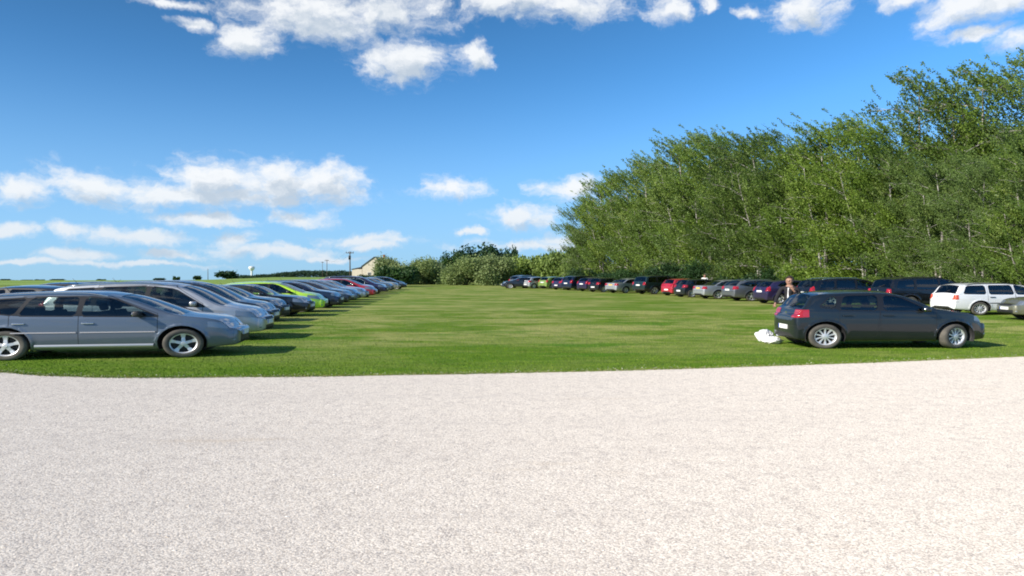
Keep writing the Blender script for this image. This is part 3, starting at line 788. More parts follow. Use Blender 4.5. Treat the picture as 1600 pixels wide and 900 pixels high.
TYPES['mpv'] = dict(W=1.83, H=1.66, wb=2.73, r=0.325, rim_style='six', rtaper=0.10,
    top=[(-2.26, 0.92), (-2.23, 1.08), (-2.17, 1.14), (-1.95, 1.52), (-1.55, 1.61), (-0.5, 1.662), (0.2, 1.63), (0.55, 1.55), (1.45, 1.03), (1.75, 0.955), (1.98, 0.84), (2.10, 0.68)],
    belt=[(-2.3, 1.02), (-0.5, 0.97), (1.3, 0.93), (2.3, 0.8)], ws_base=1.43, ws_top=0.56, rw_base=-2.17, rw_top=-1.96,
    panes=[[(-1.93, 1.07), (-1.20, 1.03), (-1.14, 1.49), (-1.72, 1.45)], [(-1.10, 1.02), (-0.18, 1.0), (-0.12, 1.53), (-1.02, 1.505)], [(-0.08, 1.0), (1.08, 0.975), (0.45, 1.45), (-0.02, 1.525)]],
    doors=[(-1.15, -0.13, -1.08, -0.08), (-0.13, 1.05, -0.08, 0.42)],
    head=((1.70, 0.70, 0.86), (2.2, 0.62, 0.76), 0.42), tail_l=((-2.13, 0.84, 1.28), (-2.4, 0.84, 1.22), 0.62), grille=[(0.30, 0.42, 0.42), (0.56, 0.64, 0.4)],
    hatch_z=0.62, handle_z=0.86, mirror=(0.92, 1.06), rear_plate_z=0.80, front_plate_z=0.50, rails=(-1.7, 0.25, 'chrome'), sill=0.2)
TYPES['hatch'] = dict(W=1.68, H=1.46, wb=2.47, r=0.31, rim_style='multi', rtaper=0.12,
    top=[(-1.72, 0.86), (-1.69, 0.98), (-1.64, 1.04), (-1.42, 1.38), (-1.10, 1.436), (-0.45, 1.462), (-0.05, 1.448), (0.26, 1.385), (1.02, 1.01), (1.28, 0.96), (1.58, 0.895), (1.74, 0.81), (1.83, 0.66)],
    belt=[(-1.9, 0.98), (-0.5, 0.94), (1.1, 0.92), (1.95, 0.84)], ws_base=1.00, ws_top=0.27, rw_base=-1.64, rw_top=-1.44,
    panes=[[(-1.34, 1.05), (-1.05, 1.02), (-1.00, 1.315), (-1.13, 1.30)], [(-0.98, 0.985), (-0.26, 0.97), (-0.22, 1.345), (-0.86, 1.325)], [(-0.14, 0.968), (0.74, 0.955), (0.20, 1.30), (-0.10, 1.345)]],
    doors=[(-0.98, -0.20, -0.90, -0.16), (-0.20, 0.86, -0.16, 0.22)],
    head=((1.64, 0.70, 0.82), (2.05, 0.60, 0.76), 0.38), tail_l=((-1.54, 0.80, 0.985), (-1.9, 0.765, 0.97), 0.44), grille=[(0.30, 0.45, 0.5), (0.56, 0.64, 0.42)],
    hatch_z=0.56, handle_z=0.84, mirror=(0.66, 1.0), rear_plate_z=0.52, front_plate_z=0.50, sill=0.19, aerial=-1.3, badge_z=0.87)
TYPES['compact'] = dict(W=1.70, H=1.50, wb=2.52, r=0.31, rim_style='six', rtaper=0.15,
    top=[(-1.88, 0.88), (-1.85, 1.0), (-1.79, 1.06), (-1.48, 1.40), (-1.1, 1.462), (-0.4, 1.502), (0.10, 1.485), (0.45, 1.42), (1.32, 0.995), (1.55, 0.94), (1.76, 0.84), (1.90, 0.67)],
    belt=[(-1.9, 1.02), (-0.5, 0.95), (1.1, 0.90), (2.1, 0.8)], ws_base=1.30, ws_top=0.46, rw_base=-1.79, rw_top=-1.50,
    panes=[[(-1.36, 1.13), (-0.93, 1.02), (-0.80, 1.35), (-1.12, 1.32)], [(-0.87, 1.005), (0.02, 0.975), (0.06, 1.385), (-0.74, 1.365)], [(0.11, 0.972), (0.98, 0.945), (0.40, 1.33), (0.15, 1.38)]],
    doors=[(-0.95, 0.065, -0.82, 0.11), (0.065, 1.06, 0.11, 0.4)],
    head=((1.48, 0.70, 0.86), (2.1, 0.60, 0.74), 0.40), tail_l=((-1.74, 0.80, 1.12), (-2.1, 0.80, 1.08), 0.56), grille=[(0.28, 0.42, 0.40)],
    hatch_z=0.60, handle_z=0.86, mirror=(0.88, 1.01), mirror_paint=False, rear_plate_z=0.78, front_plate_z=0.50, sill=0.19, aerial=-1.3)
TYPES['sedan'] = dict(W=1.74, H=1.43, wb=2.66, r=0.315, rim_style='six', rtaper=0.14,
    top=[(-2.17, 0.84), (-2.14, 0.96), (-2.05, 0.995), (-1.66, 1.02), (-1.60, 1.03), (-0.98, 1.34), (-0.62, 1.405), (-0.15, 1.43), (0.15, 1.415), (0.40, 1.36), (1.12, 0.98), (1.4, 0.945), (1.90, 0.84), (2.08, 0.66)],
    belt=[(-2.2, 0.93), (-0.5, 0.92), (1.1, 0.89), (2.1, 0.8)], ws_base=1.10, ws_top=0.41, rw_base=-1.60, rw_top=-1.0,
    panes=[[(-1.42, 1.01), (-1.04, 0.965), (-0.94, 1.25), (-1.0, 1.25)], [(-0.98, 0.96), (-0.10, 0.945), (-0.08, 1.315), (-0.80, 1.29)], [(-0.02, 0.942), (0.88, 0.93), (0.34, 1.275), (0.0, 1.315)]],
    doors=[(-1.0, -0.06, -0.86, -0.04), (-0.06, 0.98, -0.04, 0.34)],
    head=((1.75, 0.66, 0.82), (2.2, 0.60, 0.74), 0.42), tail_l=((-2.04, 0.74, 0.93), (-2.3, 0.74, 0.92), 0.46), grille=[(0.30, 0.42, 0.5), (0.58, 0.70, 0.36)],
    hatch_z=0.60, handle_z=0.80, mirror=(0.80, 0.98), rear_plate_z=0.80, front_plate_z=0.48, sill=0.2, aerial=-0.8, plate_mat='plate_yellow', wiper=False, badge_z=0.9)
TYPES['suv'] = dict(W=1.82, H=1.72, wb=2.66, r=0.36, rim_style='five', rtaper=0.09, tumble=0.28,
    top=[(-2.18, 0.98), (-2.15, 1.14), (-2.08, 1.20), (-1.92, 1.60), (-1.5, 1.685), (-0.4, 1.722), (0.15, 1.69), (0.45, 1.62), (1.02, 1.13), (1.3, 1.08), (1.85, 1.0), (2.06, 0.84)],
    belt=[(-2.2, 1.08), (-0.5, 1.04), (1.1, 1.02), (2.1, 0.9)], ws_base=1.0, ws_top=0.46, rw_base=-2.08, rw_top=-1.94,
    panes=[[(-1.90, 1.13), (-1.15, 1.10), (-1.12, 1.56), (-1.76, 1.52)], [(-1.05, 1.09), (-0.12, 1.08), (-0.09, 1.585), (-1.0, 1.57)], [(-0.04, 1.075), (0.80, 1.065), (0.37, 1.52), (-0.01, 1.58)]],
    doors=[(-1.1, -0.08, -1.05, -0.06), (-0.08, 0.92, -0.06, 0.36)],
    head=((1.75, 0.80, 0.97), (2.2, 0.74, 0.90), 0.45), tail_l=((-2.10, 0.86, 1.10), (-2.4, 0.86, 1.10), 0.62), grille=[(0.42, 0.56, 0.5), (0.74, 0.86, 0.40)],
    hatch_z=0.66, handle_z=0.93, mirror=(0.76, 1.14), rear_plate_z=0.84, front_plate_z=0.60, sill=0.30, clad=0.50, rails=(-1.7, 0.15, 'plastic'), privacy=True, aerial=-1.6, flare=0.03, badge_z=1.02)
TYPES['estate'] = dict(W=1.70, H=1.46, wb=2.52, r=0.30, rim_style='multi', rtaper=0.06, tumble=0.30, bulge_r=0.05,
    top=[(-2.10, 0.80), (-2.08, 0.94), (-2.03, 1.0), (-1.84, 1.37), (-1.5, 1.435), (-0.5, 1.462), (0.05, 1.435), (0.32, 1.38), (0.98, 0.98), (1.3, 0.945), (1.80, 0.84), (1.98, 0.66)],
    belt=[(-2.2, 0.92), (-0.5, 0.92), (1.1, 0.90), (2.1, 0.8)], ws_base=0.96, ws_top=0.33, rw_base=-2.03, rw_top=-1.85, black_pillars=False,
    panes=[[(-1.82, 0.98), (-1.08, 0.96), (-1.08, 1.335), (-1.68, 1.32)], [(-0.93, 0.96), (-0.10, 0.95), (-0.16, 1.345), (-0.93, 1.34)], [(0.02, 0.95), (0.76, 0.94), (0.26, 1.30), (-0.04, 1.34)]],
    doors=[(-1.0, -0.04, -1.0, -0.10), (-0.04, 0.88, -0.10, 0.26)],
    head=((1.75, 0.64, 0.78), (2.1, 0.60, 0.72), 0.42), tail_l=((-2.0, 0.72, 0.92), (-2.2, 0.70, 0.92), 0.64), grille=[(0.30, 0.42, 0.5), (0.58, 0.66, 0.36)],
    hatch_z=0.60, handle_z=0.82, handle='plastic', mirror=(0.68, 0.98), rear_plate_z=0.84, front_plate_z=0.46, sill=0.2, aerial=-1.6, strip=('plastic', 0.55), rails=(-1.7, 0.1, 'plastic'), badge=False)

_built = {}
KIND = {'wagon': 'estate_car', 'mpv': 'people_carrier', 'hatch': 'hatchback_car', 'compact': 'hatchback_car', 'sedan': 'saloon_car', 'suv': 'off_road_car', 'estate': 'estate_car'}
def place_car(typ, color, loc, yaw=0.0, label='', group=None, steer=0.0, name=None, stretch=1.0, tail=None):
    if typ not in _built: _built[typ] = build_car_type(TYPES[typ])
    c, s = math.cos(R(yaw)), math.sin(R(yaw)); K = 1.333
    sx_ = math.hypot(K * c, s) * stretch; sy_ = math.hypot(K * s, c)
    root = empty(name or KIND[typ], loc, R(yaw), (sx_, sy_, 1.0))
    tag(root, label, 'car', group)
    objs = []; wi = 0
    for (nm, me, par, l, r_) in _built[typ]:
        if me is None and nm != 'wheel': objs.append(None); continue
        p = root if par < 0 else objs[par]
        rr = list(r_)
        if nm == 'wheel':
            if wi < 2: rr[2] += R(steer)
            wi += 1
        o = obj(nm, me, p, l, rr)
        if me is not None:
            for i, ms in enumerate(me.materials):
                if ms == P['grey']:
                    o.material_slots[i].link = 'OBJECT'; o.material_slots[i].material = P[color]
        if nm == 'tail_light' and tail:
            o.material_slots[0].link = 'OBJECT'; o.material_slots[0].material = M[tail]
        objs.append(o)
    return root
def row_car(typ, color, d, x_end, yaw, label, group, end='front', **kw):
    """put a car by the ground point of its aisle-side end: depth d of its near flank, world x of that end"""
    S = TYPES[typ]; xr_, xf_ = S['top'][0][0] - S.get('bulge_r', 0.07), S['top'][-1][0] + S.get('bulge_f', 0.15)
    K = math.hypot(1.333 * math.cos(R(yaw)), math.sin(R(yaw)))
    e = (xf_ if end == 'front' else xr_) * K
    # local point (e, -W/2) sits at (x_end, d)
    loc_ = Vector((e, -S['W'] / 2 * math.hypot(1.333 * math.sin(R(yaw)), math.cos(R(yaw))))); 
    if abs(yaw) > 90: loc_.y = -loc_.y
    c, s = math.cos(R(yaw)), math.sin(R(yaw))
    px_, py_ = c * loc_.x - s * loc_.y, s * loc_.x + c * loc_.y
    return place_car(typ, color, (x_end - px_, d - py_, 0), yaw, label, group, **kw)

GL, GR, GB = 'cars parked nose out along the near side of the field', 'cars parked under the birches', 'cars in the row beyond the nose-out row'
#        type      colour      depth  front px  yaw  label
LEFT = [('wagon', 'grey_blue', 15.35, 376, 8.5, 'grey blue estate car with chrome roof rails nearest the gravel', 16),
        ('mpv', 'silver', 19.0, 414, 5, 'silver people carrier parked beside the grey blue estate', 0),
        ('mpv', 'slate', 22.6, 424, 3, 'dark slate people carrier beyond the silver people carrier', 0),
        ('hatch', 'black', 26.0, 441, 2, 'black hatchback mostly hidden behind the slate people carrier', 0),
        ('sedan', 'black', 29.4, 482, 2, 'glossy black saloon parked just before the lime green hatchback', 0),
        ('compact', 'lime', 33.0, 507, 1, 'lime green hatchback in the nose-out row', 0),
        ('hatch', 'navy', 36.6, 531, 0, 'navy hatchback just beyond the lime green hatchback', 0),
        ('wagon', 'slate', 40.2, 546, 0, 'dark slate estate car second beyond the lime green hatchback', 0),
        ('wagon', 'steel', 43.8, 560, 0, 'steel blue estate car between a dark slate estate and a silver saloon', 0),
        ('sedan', 'silver', 47.6, 573, 0, 'silver saloon just before the red hatchback of the nose-out row', 0),
        ('compact', 'red', 52.8, 586, 0, 'red hatchback in the nose-out row near the shrubs', 0),
        ('hatch', 'white', 57.2, 585, 0, 'white hatchback just beyond the red hatchback of the nose-out row', 0),
        ('mpv', 'plum', 61.2, 604, 0, 'dark plum people carrier between two white cars', 0),
        ('estate', 'white', 65.5, 604, 0, 'white boxy estate beyond the plum people carrier', 0),
        ('hatch', 'grey', 70.0, 613, 0, 'small grey hatchback in front of the dark round bush', 0),
        ('sedan', 'beige', 75.0, 624, 0, 'beige saloon near the far end of the nose-out row', 0),
        ('compact', 'black', 80.0, 634, 0, 'black hatchback at the far end of the nose-out row', 0)]
rj = random.Random(9)
for i_, (t_, c_, d_, px, yw, lb, stv) in enumerate(LEFT):
    if i_ > 1: yw += rj.uniform(-2.5, 3.0); d_ += rj.uniform(-0.25, 0.25)
    row_car(t_, c_, d_, at(px, d_ + 0.3), yw, lb, GL, steer=stv)
BACK = [('hatch', 'slate', 23.6, -15.4, 'slate hatchback glimpsed over the roof of the grey blue estate'), ('sedan', 'steel', 26.6, -16.4, 'steel blue saloon glimpsed behind the roof of the silver people carrier'),
        ('compact', 'navy', 29.6, -17.6, 'navy hatchback with only its roof showing above the parked cars'), ('wagon', 'black', 33.0, -18.6, 'black estate car with only its roof showing at the field edge')]
for (t_, c_, d_, x, lb) in BACK: row_car(t_, c_, d_, x, 183, lb, GB, end='rear')
place_hatch = row_car('hatch', 'anthracite', 16.95, at(1245, 17.0), 1.0, 'anthracite grey hatchback parked alone beside the white sack', None, end='rear', steer=24)
RIGHT = [('estate', 'white', 30.5, 20.1, -6, 'white boxy estate car with orange tail lights under the birches'),
         ('suv', 'black', 34.2, 19.0, -8, 'black off-road car parked next to the white boxy estate'),
         ('mpv', 'black', 37.8, 16.7, -12, 'black people carrier beside the dark plum hatchback'),
         ('compact', 'plum', 41.6, 15.7, -16, 'dark plum hatchback parked behind the standing person in the black jacket'),
         ('wagon', 'grey', 45.6, 15.0, -16, 'grey estate car between the plum hatchback and the silver saloon'),
         ('sedan', 'silver', 49.6, 14.1, -18, 'silver saloon with a yellow plate beside the red hatchback'),
         ('hatch', 'anthracite', 53.0, 13.5, -20, 'anthracite hatchback squeezed between the silver saloon and the red hatchback'),
         ('hatch', 'red', 56.6, 13.4, -24, 'red hatchback under the birches beside the dark green off-road car'),
         ('suv', 'dark_green', 60.3, 11.8, -28, 'dark green off-road car parked beyond the red hatchback under the birches'),
         ('sedan', 'silver', 63.8, 9.9, -34, 'silver saloon beyond the dark green off-road car'),
         ('hatch', 'black', 67.2, 8.6, -34, 'black hatchback just beyond the silver saloon with its red lamps showing'),
         ('compact', 'plum', 70.6, 7.8, -34, 'plum hatchback in the middle of the far dark cars'),
         ('mpv', 'navy', 74.0, 6.5, -36, 'navy people carrier among the far cars by the light green hedge'),
         ('hatch', 'plum', 77.4, 5.6, -36, 'plum hatchback next to the small moss green hatchback under the hedge'),
         ('compact', 'moss', 83.0, 4.3, -38, 'small moss green hatchback squeezed beside the silver hatchback under the hedge'),
         ('hatch', 'silver', 84.0, 2.2, -36, 'silver hatchback at the far end of the row under the hedge'),
         ('mpv', 'grey', 86.5, 0.8, -42, 'grey people carrier at the far end of the row near the hedge')]
for (t_, c_, d_, x, yw, lb) in RIGHT: row_car(t_, c_, d_, x, -yw, lb, GR, end='rear', **(dict(stretch=1.06, tail='orange') if d_ == 30.5 else {}))
row_car('hatch', 'slate', 84.5, -1.2, 190, 'small slate hatchback facing the other way at the end of the row', GR, end='front')
row_car('sedan', 'olive', 26.9, 20.1, 176, 'olive grey saloon facing the aisle in front of the white boxy estate', GR, end='front')

# ------------------------------------------------------------------ TREES
def leaf_fn(c1, c2, c3):
    def fn(t, b):
        a = t.n('ShaderNodeAttribute', attribute_name='tone').outputs['Fac']
        c = t.mix(t.mr(a, 0, 0.75, 0, 1), c1, c2); c = t.mix(t.mr(a, 0.8, 1.0, 0, 1), c, c3)
        rn = t.n('ShaderNodeObjectInfo').outputs['Random']
        grey = tuple(0.5 * v for v in (c2[0] + 0.01, c2[1] + 0.02, c2[2] + 0.09))
        c = t.mix(t.mr(rn, 0.0, 1.0, 0.0, 0.55), c, grey)
        t.t.links.new(c, b.inputs['Base Color'])
        # leaves let some light through
        tl = t.n('ShaderNodeBsdfTranslucent'); t.t.links.new(c, tl.inputs[0])
        mx = t.n('ShaderNodeMixShader', inp={0: 0.28, 1: b.outputs[0], 2: tl.outputs[0]})
        out = [n_ for n_ in t.t.nodes if n_.type == 'OUTPUT_MATERIAL'][0]; t.t.links.new(mx.outputs[0], out.inputs[0])
    return fn
M['birch_leaf'] = mat('birch_leaves', leaf_fn((0.070, 0.135, 0.016), (0.185, 0.28, 0.036), (0.32, 0.39, 0.10)), rough=0.5, spec=0.35)
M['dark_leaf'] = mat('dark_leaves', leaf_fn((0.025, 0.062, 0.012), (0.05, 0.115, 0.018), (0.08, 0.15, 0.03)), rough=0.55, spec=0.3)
M['pale_leaf'] = mat('willow_leaves', leaf_fn((0.18, 0.25, 0.075), (0.29, 0.36, 0.13), (0.38, 0.44, 0.20)), rough=0.6, spec=0.3)
M['lime_leaf'] = mat('hedge_leaves', leaf_fn((0.14, 0.22, 0.035), (0.25, 0.34, 0.07), (0.34, 0.42, 0.11)), rough=0.6, spec=0.3)
def bark_fn(t, b):
    oc = t.n('ShaderNodeTexCoord').outputs['Object']
    f = t.mr(t.noise(t.vm('MULTIPLY', oc, (1, 1, 3)), 2.0, 4, 0.65), 0.44, 0.58, 0, 1)
    t.t.links.new(t.mix(f, (0.42, 0.40, 0.36), (0.08, 0.07, 0.055)), b.inputs['Base Color'])
M['birch_bark'] = mat('birch_bark', bark_fn, rough=0.8)
M['bark'] = mat('brown_bark', None, (0.09, 0.07, 0.05), 0.9)

def leaf_cloud(pts, dirs, size, rg, wind=(0.3, 0, -0.3)):
    """one quad per point, mostly hanging along dirs"""
    n = len(pts); s = size * rg.uniform(0.6, 1.35, n)[:, None]
    d = dirs + rg.normal(0, 0.45, (n, 3)) + np.array(wind); d /= np.linalg.norm(d, axis=1)[:, None]
    q = rg.normal(0, 1, (n, 3)); q -= (q * d).sum(1)[:, None] * d; q /= np.linalg.norm(q, axis=1)[:, None]
    a = pts - d * s * 0.1; b = pts + d * s * 0.55 + q * s * 0.42; c = pts + d * s * 1.25; e = pts + d * s * 0.55 - q * s * 0.42
    V = np.stack([a, b, c, e], 1).reshape(-1, 3)
    return V, np.arange(4 * n).reshape(n, 4)

def birch(seed, H=16.0, lean=(-1.5, -0.4), width=3.7, nl=96000, low=2.6, size=0.10, strands=(7, 10)):
    rg = np.random.default_rng(seed); rnd = random.Random(seed)
    bm = bmesh.new()
    stems = []
    def stem(l0, l1, h, base, ph):
        return lambda q: Vector((base[0] + l0 * q ** 1.15 + 0.14 * math.sin(q * 6 + ph), base[1] + l1 * q + 0.14 * math.sin(q * 5 + ph * 2), h * 0.95 * q))
    stems.append((stem(lean[0], lean[1], H, (0, 0), seed), H, 0.14, 20))
    stems.append((stem(lean[0] - rnd.uniform(0.6, 1.3), lean[1] - rnd.uniform(0, 1.5), H * rnd.uniform(0.62, 0.78), (-0.3, 0.1), seed + 1), H * 0.78, 0.085, 13))
    stems.append((stem(lean[0] + rnd.uniform(1.0, 2.0), lean[1] + rnd.uniform(-1.5, 1.0), H * rnd.uniform(0.66, 0.86), (0.35, -0.1), seed + 2), H * 0.8, 0.085, 13))
    tips = []
    for f_, h_, r0, nlimb in stems:
        add_tube(bm, [f_(k / 14) for k in range(15)], [r0 * (1 - k / 14) ** 0.8 + 0.014 for k in range(15)], 7)
        for i in range(nlimb):
            q = 0.07 + 0.91 * (i / (nlimb - 1)) ** 0.95
            p0 = f_(q); az_ = i * 2.399 + rnd.uniform(-0.5, 0.5) + seed
            dome = max(0.36, math.sqrt(max(0.0, 1 - ((q - 0.45) / 0.60) ** 2)))
            ln = width * (0.35 + 0.75 * dome) * rnd.uniform(0.65, 1.2) * (1 if r0 > 0.12 else 0.72)
            if q > 0.86: ln = min(ln, width * 0.34)
            rise = (0.35 + 0.45 * q) * ln * rnd.uniform(0.6, 1.1) * (0.35 if q < 0.3 else 1)
            pts = []
            for k in range(6):
                u = k / 5
                pts.append(p0 + Vector((math.cos(az_) * ln * u + 0.15 * u * q, math.sin(az_) * ln * u, rise * u - 0.30 * ln * u ** 3)))
            rad = 0.036 * (1 - q * 0.5)
            add_tube(bm, pts, [rad * (1 - u / 5) + 0.009 for u in range(6)], 5, caps=False)
            for j in range(8):
                u = rnd.uniform(0.2, 1.0); k = min(4, int(u * 5)); a = pts[k].lerp(pts[k + 1], u * 5 - k)
                az2 = az_ + rnd.uniform(-1.7, 1.7); l2 = rnd.uniform(0.4, 1.3) * (1 - 0.25 * u)
                b = a + Vector((math.cos(az2) * l2, math.sin(az2) * l2, rnd.uniform(0.0, 0.9) * l2))
                add_tube(bm, [a, (a + b) / 2 + Vector((0, 0, 0.06)), b], [0.016, 0.011, 0.006], 3, caps=False)
                tips.append((a.lerp(b, 0.5), b, rnd.random()))
    for v in bm.verts: v.co.z = max(v.co.z, -0.05)
    trunk = bm_mesh('birch_trunk', bm, [M['birch_bark']])
    A, D, T = [], [], []
    per = nl // len(tips)
    for (a, b, tone) in tips:
        ns = rnd.randint(*strands)
        for s_ in range(ns):
            o = np.array(a.lerp(b, rnd.uniform(-0.4, 1.15))); hq = min(1.0, max(0.0, (o[2] / H - 0.55) / 0.4)); o = o + rg.normal(0, 0.22 + 0.28 * hq, 3); L = rnd.uniform(0.6, 2.1) * (1.0 - 0.45 * hq)
            wx = rnd.uniform(0.25, 1.0); w = np.array([wx, rnd.uniform(-0.35, 0.35), -1.0 + hq * rnd.uniform(0.0, 0.5)]); m_ = max(4, int(per / ns))
            u = rg.random(m_) ** 0.8
            pp = o[None] + w[None] * (u * L)[:, None] + np.stack([0.30 * u * u, 0 * u, 0.22 * (1 - u) + 0.30 * hq * (u - u * u)], 1) * L + rg.normal(0, 0.055, (m_, 3))
            A.append(pp); D.append(np.repeat(w[None], m_, 0)); T.append(np.clip(0.78 * tone + 0.1 * rnd.random() + 0.12 * rg.random(m_), 0, 1))
    A, D, T = np.concatenate(A), np.concatenate(D), np.concatenate(T)
    k = A[:, 2] > low * 0.5 + 0.5 * rg.random(len(A)); A, D, T = A[k], D[k], T[k]
    V, Fc = leaf_cloud(A, D, size, rg, (0.25, 0, -0.2))
    me = np_mesh('birch_crown', V, Fc, [M['birch_leaf']])
    at_ = me.attributes.new('tone', 'FLOAT', 'POINT'); at_.data.foreach_set('value', np.repeat(T, 4).astype(np.float32))
    return trunk, me

def place_tree(name, meshes, loc, rz, sc_, label, group, cat='tree', parts=('trunk', 'crown')):
    r_ = empty(name, loc, rz, sc_); tag(r_, label, cat, group)
    for nm, me in zip(parts, meshes): obj(nm, me, r_)
    return r_
BIR = [birch(11, lean=(-0.5, -0.4), width=4.0), birch(23, lean=(-1.0, 0.4), width=4.0), birch(37, lean=(0.1, -0.8), width=4.4), birch(51, lean=(-1.3, -0.3), width=4.1), birch(77, lean=(-0.6, 0.2), width=3.1, nl=56000, strands=(4, 7)), birch(91, lean=(-1.2, 0.4), width=3.2, nl=52000, strands=(4, 7))]
GT = 'birches in a row behind the parked cars'
# px, depth, top row, mesh, label
TR = [(918, 93, 316, 2, 'shortest birch, at the open field end of the row'), (950, 90, 280, 0, 'low rounded birch next to the shortest one'),
      (992, 86, 264, 1, 'birch whose crown meets the small white cloud'), (1030, 82, 246, 3, 'birch behind the dark green off-road car, leaning towards the field'),
      (1078, 77, 214, 0, 'tall birch behind the red hatchback under the birches'), (1120, 72, 218, 2, 'broad birch behind the silver saloon with the yellow plate'),
      (1162, 66, 226, 3, 'birch with a slanting bare white stem high in its crown'), (1196, 61, 208, 1, 'birch standing behind the plum hatchback and the standing person'),
      (1246, 57, 226, 2, 'birch with bushy top beside a gap of sky'), (1300, 53, 192, 0, 'birch behind the black people carrier'),
      (1362, 50, 200, 1, 'birch behind the lone anthracite hatchback'), (1412, 48, 240, 3, 'low dense birch in front of the first tall airy birch'),
      (1478, 44, 246, 0, 'low dense birch behind the rear of the white boxy estate'), (1545, 40, 252, 2, 'low dense birch in front of the high airy birch'),
      (1612, 37, 240, 3, 'low dense birch above the olive saloon at the frame edge'), (1700, 36, 150, 1, 'birch beyond the frame edge past the tallest one'),
      (1462, 51, 114, 4, 'tall airy birch rising a step above the lower row'), (1512, 50, 138, 5, 'tall airy birch between two higher ones, white stem showing'),
      (1562, 48, 104, 4, 'high airy birch behind the white boxy estate'), (1640, 46, 92, 5, 'tallest airy birch at the frame edge above the olive saloon')]
rt = random.Random(4)
def crown_box(me):
    a = np.empty(len(me.vertices) * 3, np.float32); me.vertices.foreach_get('co', a); a = a.reshape(-1, 3)
    return float(np.percentile(a[:, 2], 99.7)), float(np.median(a[:, 0]))
CB = [crown_box(b_[1]) for b_ in BIR]
for (px, d, ty, k, lb) in TR:
    h = EYE + (HOR - ty) / F * d
    sz = h / CB[k][0]
    place_tree('birch_tree', BIR[k], (at(px, d) - CB[k][1] * 1.28 * sz, d, 0), rt.uniform(-0.3, 0.3), (1.28 * sz, sz, sz), lb, GT)
TR2 = [(975, 104, 335, 3), (1010, 100, 300, 0), (1030, 96, 262, 1), (1120, 88, 245, 0), (1230, 76, 240, 2), (1335, 68, 232, 3), (1440, 61, 225, 0), (1540, 56, 205, 1), (1640, 52, 190, 2)]
lb2 = ['second-line birch behind the low rounded birch', 'second-line birch behind the crown that meets the small cloud', 'birch of the second line, behind the tall one above the red hatchback', 'second-line birch seen between the crowns above the silver saloon', 'second-line birch above the standing person',
       'second-line birch filling the gap above the black people carrier', 'second-line birch behind the first tall airy birch', 'second-line birch behind the high airy birch', 'second-line birch at the frame edge']
for (px, d, ty, k), lb in zip(TR2, lb2):
    h = EYE + (HOR - ty) / F * d
    place_tree('birch_tree', BIR[k], (at(px, d) + 3, d, 0), rt.uniform(2.6, 3.6), (1.3 * h / CB[k][0], 1.2 * h / CB[k][0], h / CB[k][0]), lb, 'birches of the second line')

def bush_mesh(seed, leafmat, w=1.0, h=1.0, n=9000, size=0.1, lobes=9, stems=True, barkm='bark'):
    """unit bush about 2 wide, 2 deep, 1 high x (w, w, h)"""
    rg = np.random.default_rng(seed); bm = bmesh.new(); A, T = [], []
    cs = []
    for i in range(lobes):
        a = rg.random() * 6.283; rr = rg.random() ** 0.6 * 0.62; zz = rg.uniform(0.25, 0.72)
        cs.append((np.array([rr * math.cos(a) * w, rr * math.sin(a) * w, zz * h]), rg.uniform(0.24, 0.42)))
    for c, rd in cs:
        m_ = n // lobes; d = rg.normal(0, 1, (m_, 3)); d /= np.linalg.norm(d, axis=1)[:, None]
        rad = rd * (rg.random(m_) ** 0.45) * (1 + 0.25 * rg.normal(0, 1, m_))
        p = c + d * rad[:, None] * np.array([w, w, h * 0.95]); p[:, 2] = np.abs(p[:, 2])
        A.append(p); T.append(np.clip(0.7 * rg.random() + 0.25 * rg.random(m_), 0, 1))
        if stems: add_tube(bm, [(0.1 * c[0], 0.1 * c[1], 0), tuple(c * 0.55 + np.array([0, 0, -0.02])), tuple(c)], [0.03 * h ** .5, 0.02 * h ** .5, 0.008], 5, caps=False)
    A, T = np.concatenate(A), np.concatenate(T)
    V, Fc = leaf_cloud(A, rg.normal(0, 1, A.shape), size, rg, (0.1, 0, 0.1))
    me = np_mesh('foliage', V, Fc, [leafmat]); at_ = me.attributes.new('tone', 'FLOAT', 'POINT'); at_.data.foreach_set('value', np.repeat(T, 4).astype(np.float32))
    return bm_mesh('stems', bm, [M[barkm]]), me
# undergrowth behind the parked cars
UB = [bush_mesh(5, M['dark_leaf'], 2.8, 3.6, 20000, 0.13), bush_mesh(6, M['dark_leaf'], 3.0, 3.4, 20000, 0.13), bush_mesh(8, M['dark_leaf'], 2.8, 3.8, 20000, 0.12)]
ub_l = ['dark undergrowth bush at the foot of the birches behind {}', ]
ub_n = ['the olive saloon', 'the white boxy estate', 'the roof of the white boxy estate', 'the black off-road car', 'the lone anthracite hatchback', 'the black people carrier', 'the plum hatchback', 'the standing person', 'the grey estate car', 'the silver saloon with the yellow plate', 'the red hatchback', 'the dark green off-road car', 'the far silver saloon', 'the far black hatchback', 'the far plum hatchback', 'the navy people carrier', 'the small moss green hatchback']
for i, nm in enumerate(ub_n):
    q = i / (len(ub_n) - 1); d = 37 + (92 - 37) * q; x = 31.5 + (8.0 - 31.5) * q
    place_tree('undergrowth_bush', UB[i % 3], (x + 1.5 + rt.uniform(-0.6, 0.6), d + 1.5 + rt.uniform(-0.5, 0.5), -0.05), rt.uniform(0, 6), (1.3, 1.2, rt.uniform(0.55, 0.95)), 'dark bush at the foot of the birches behind ' + nm, 'bushes under the birches', 'bush', ('stems', 'foliage'))

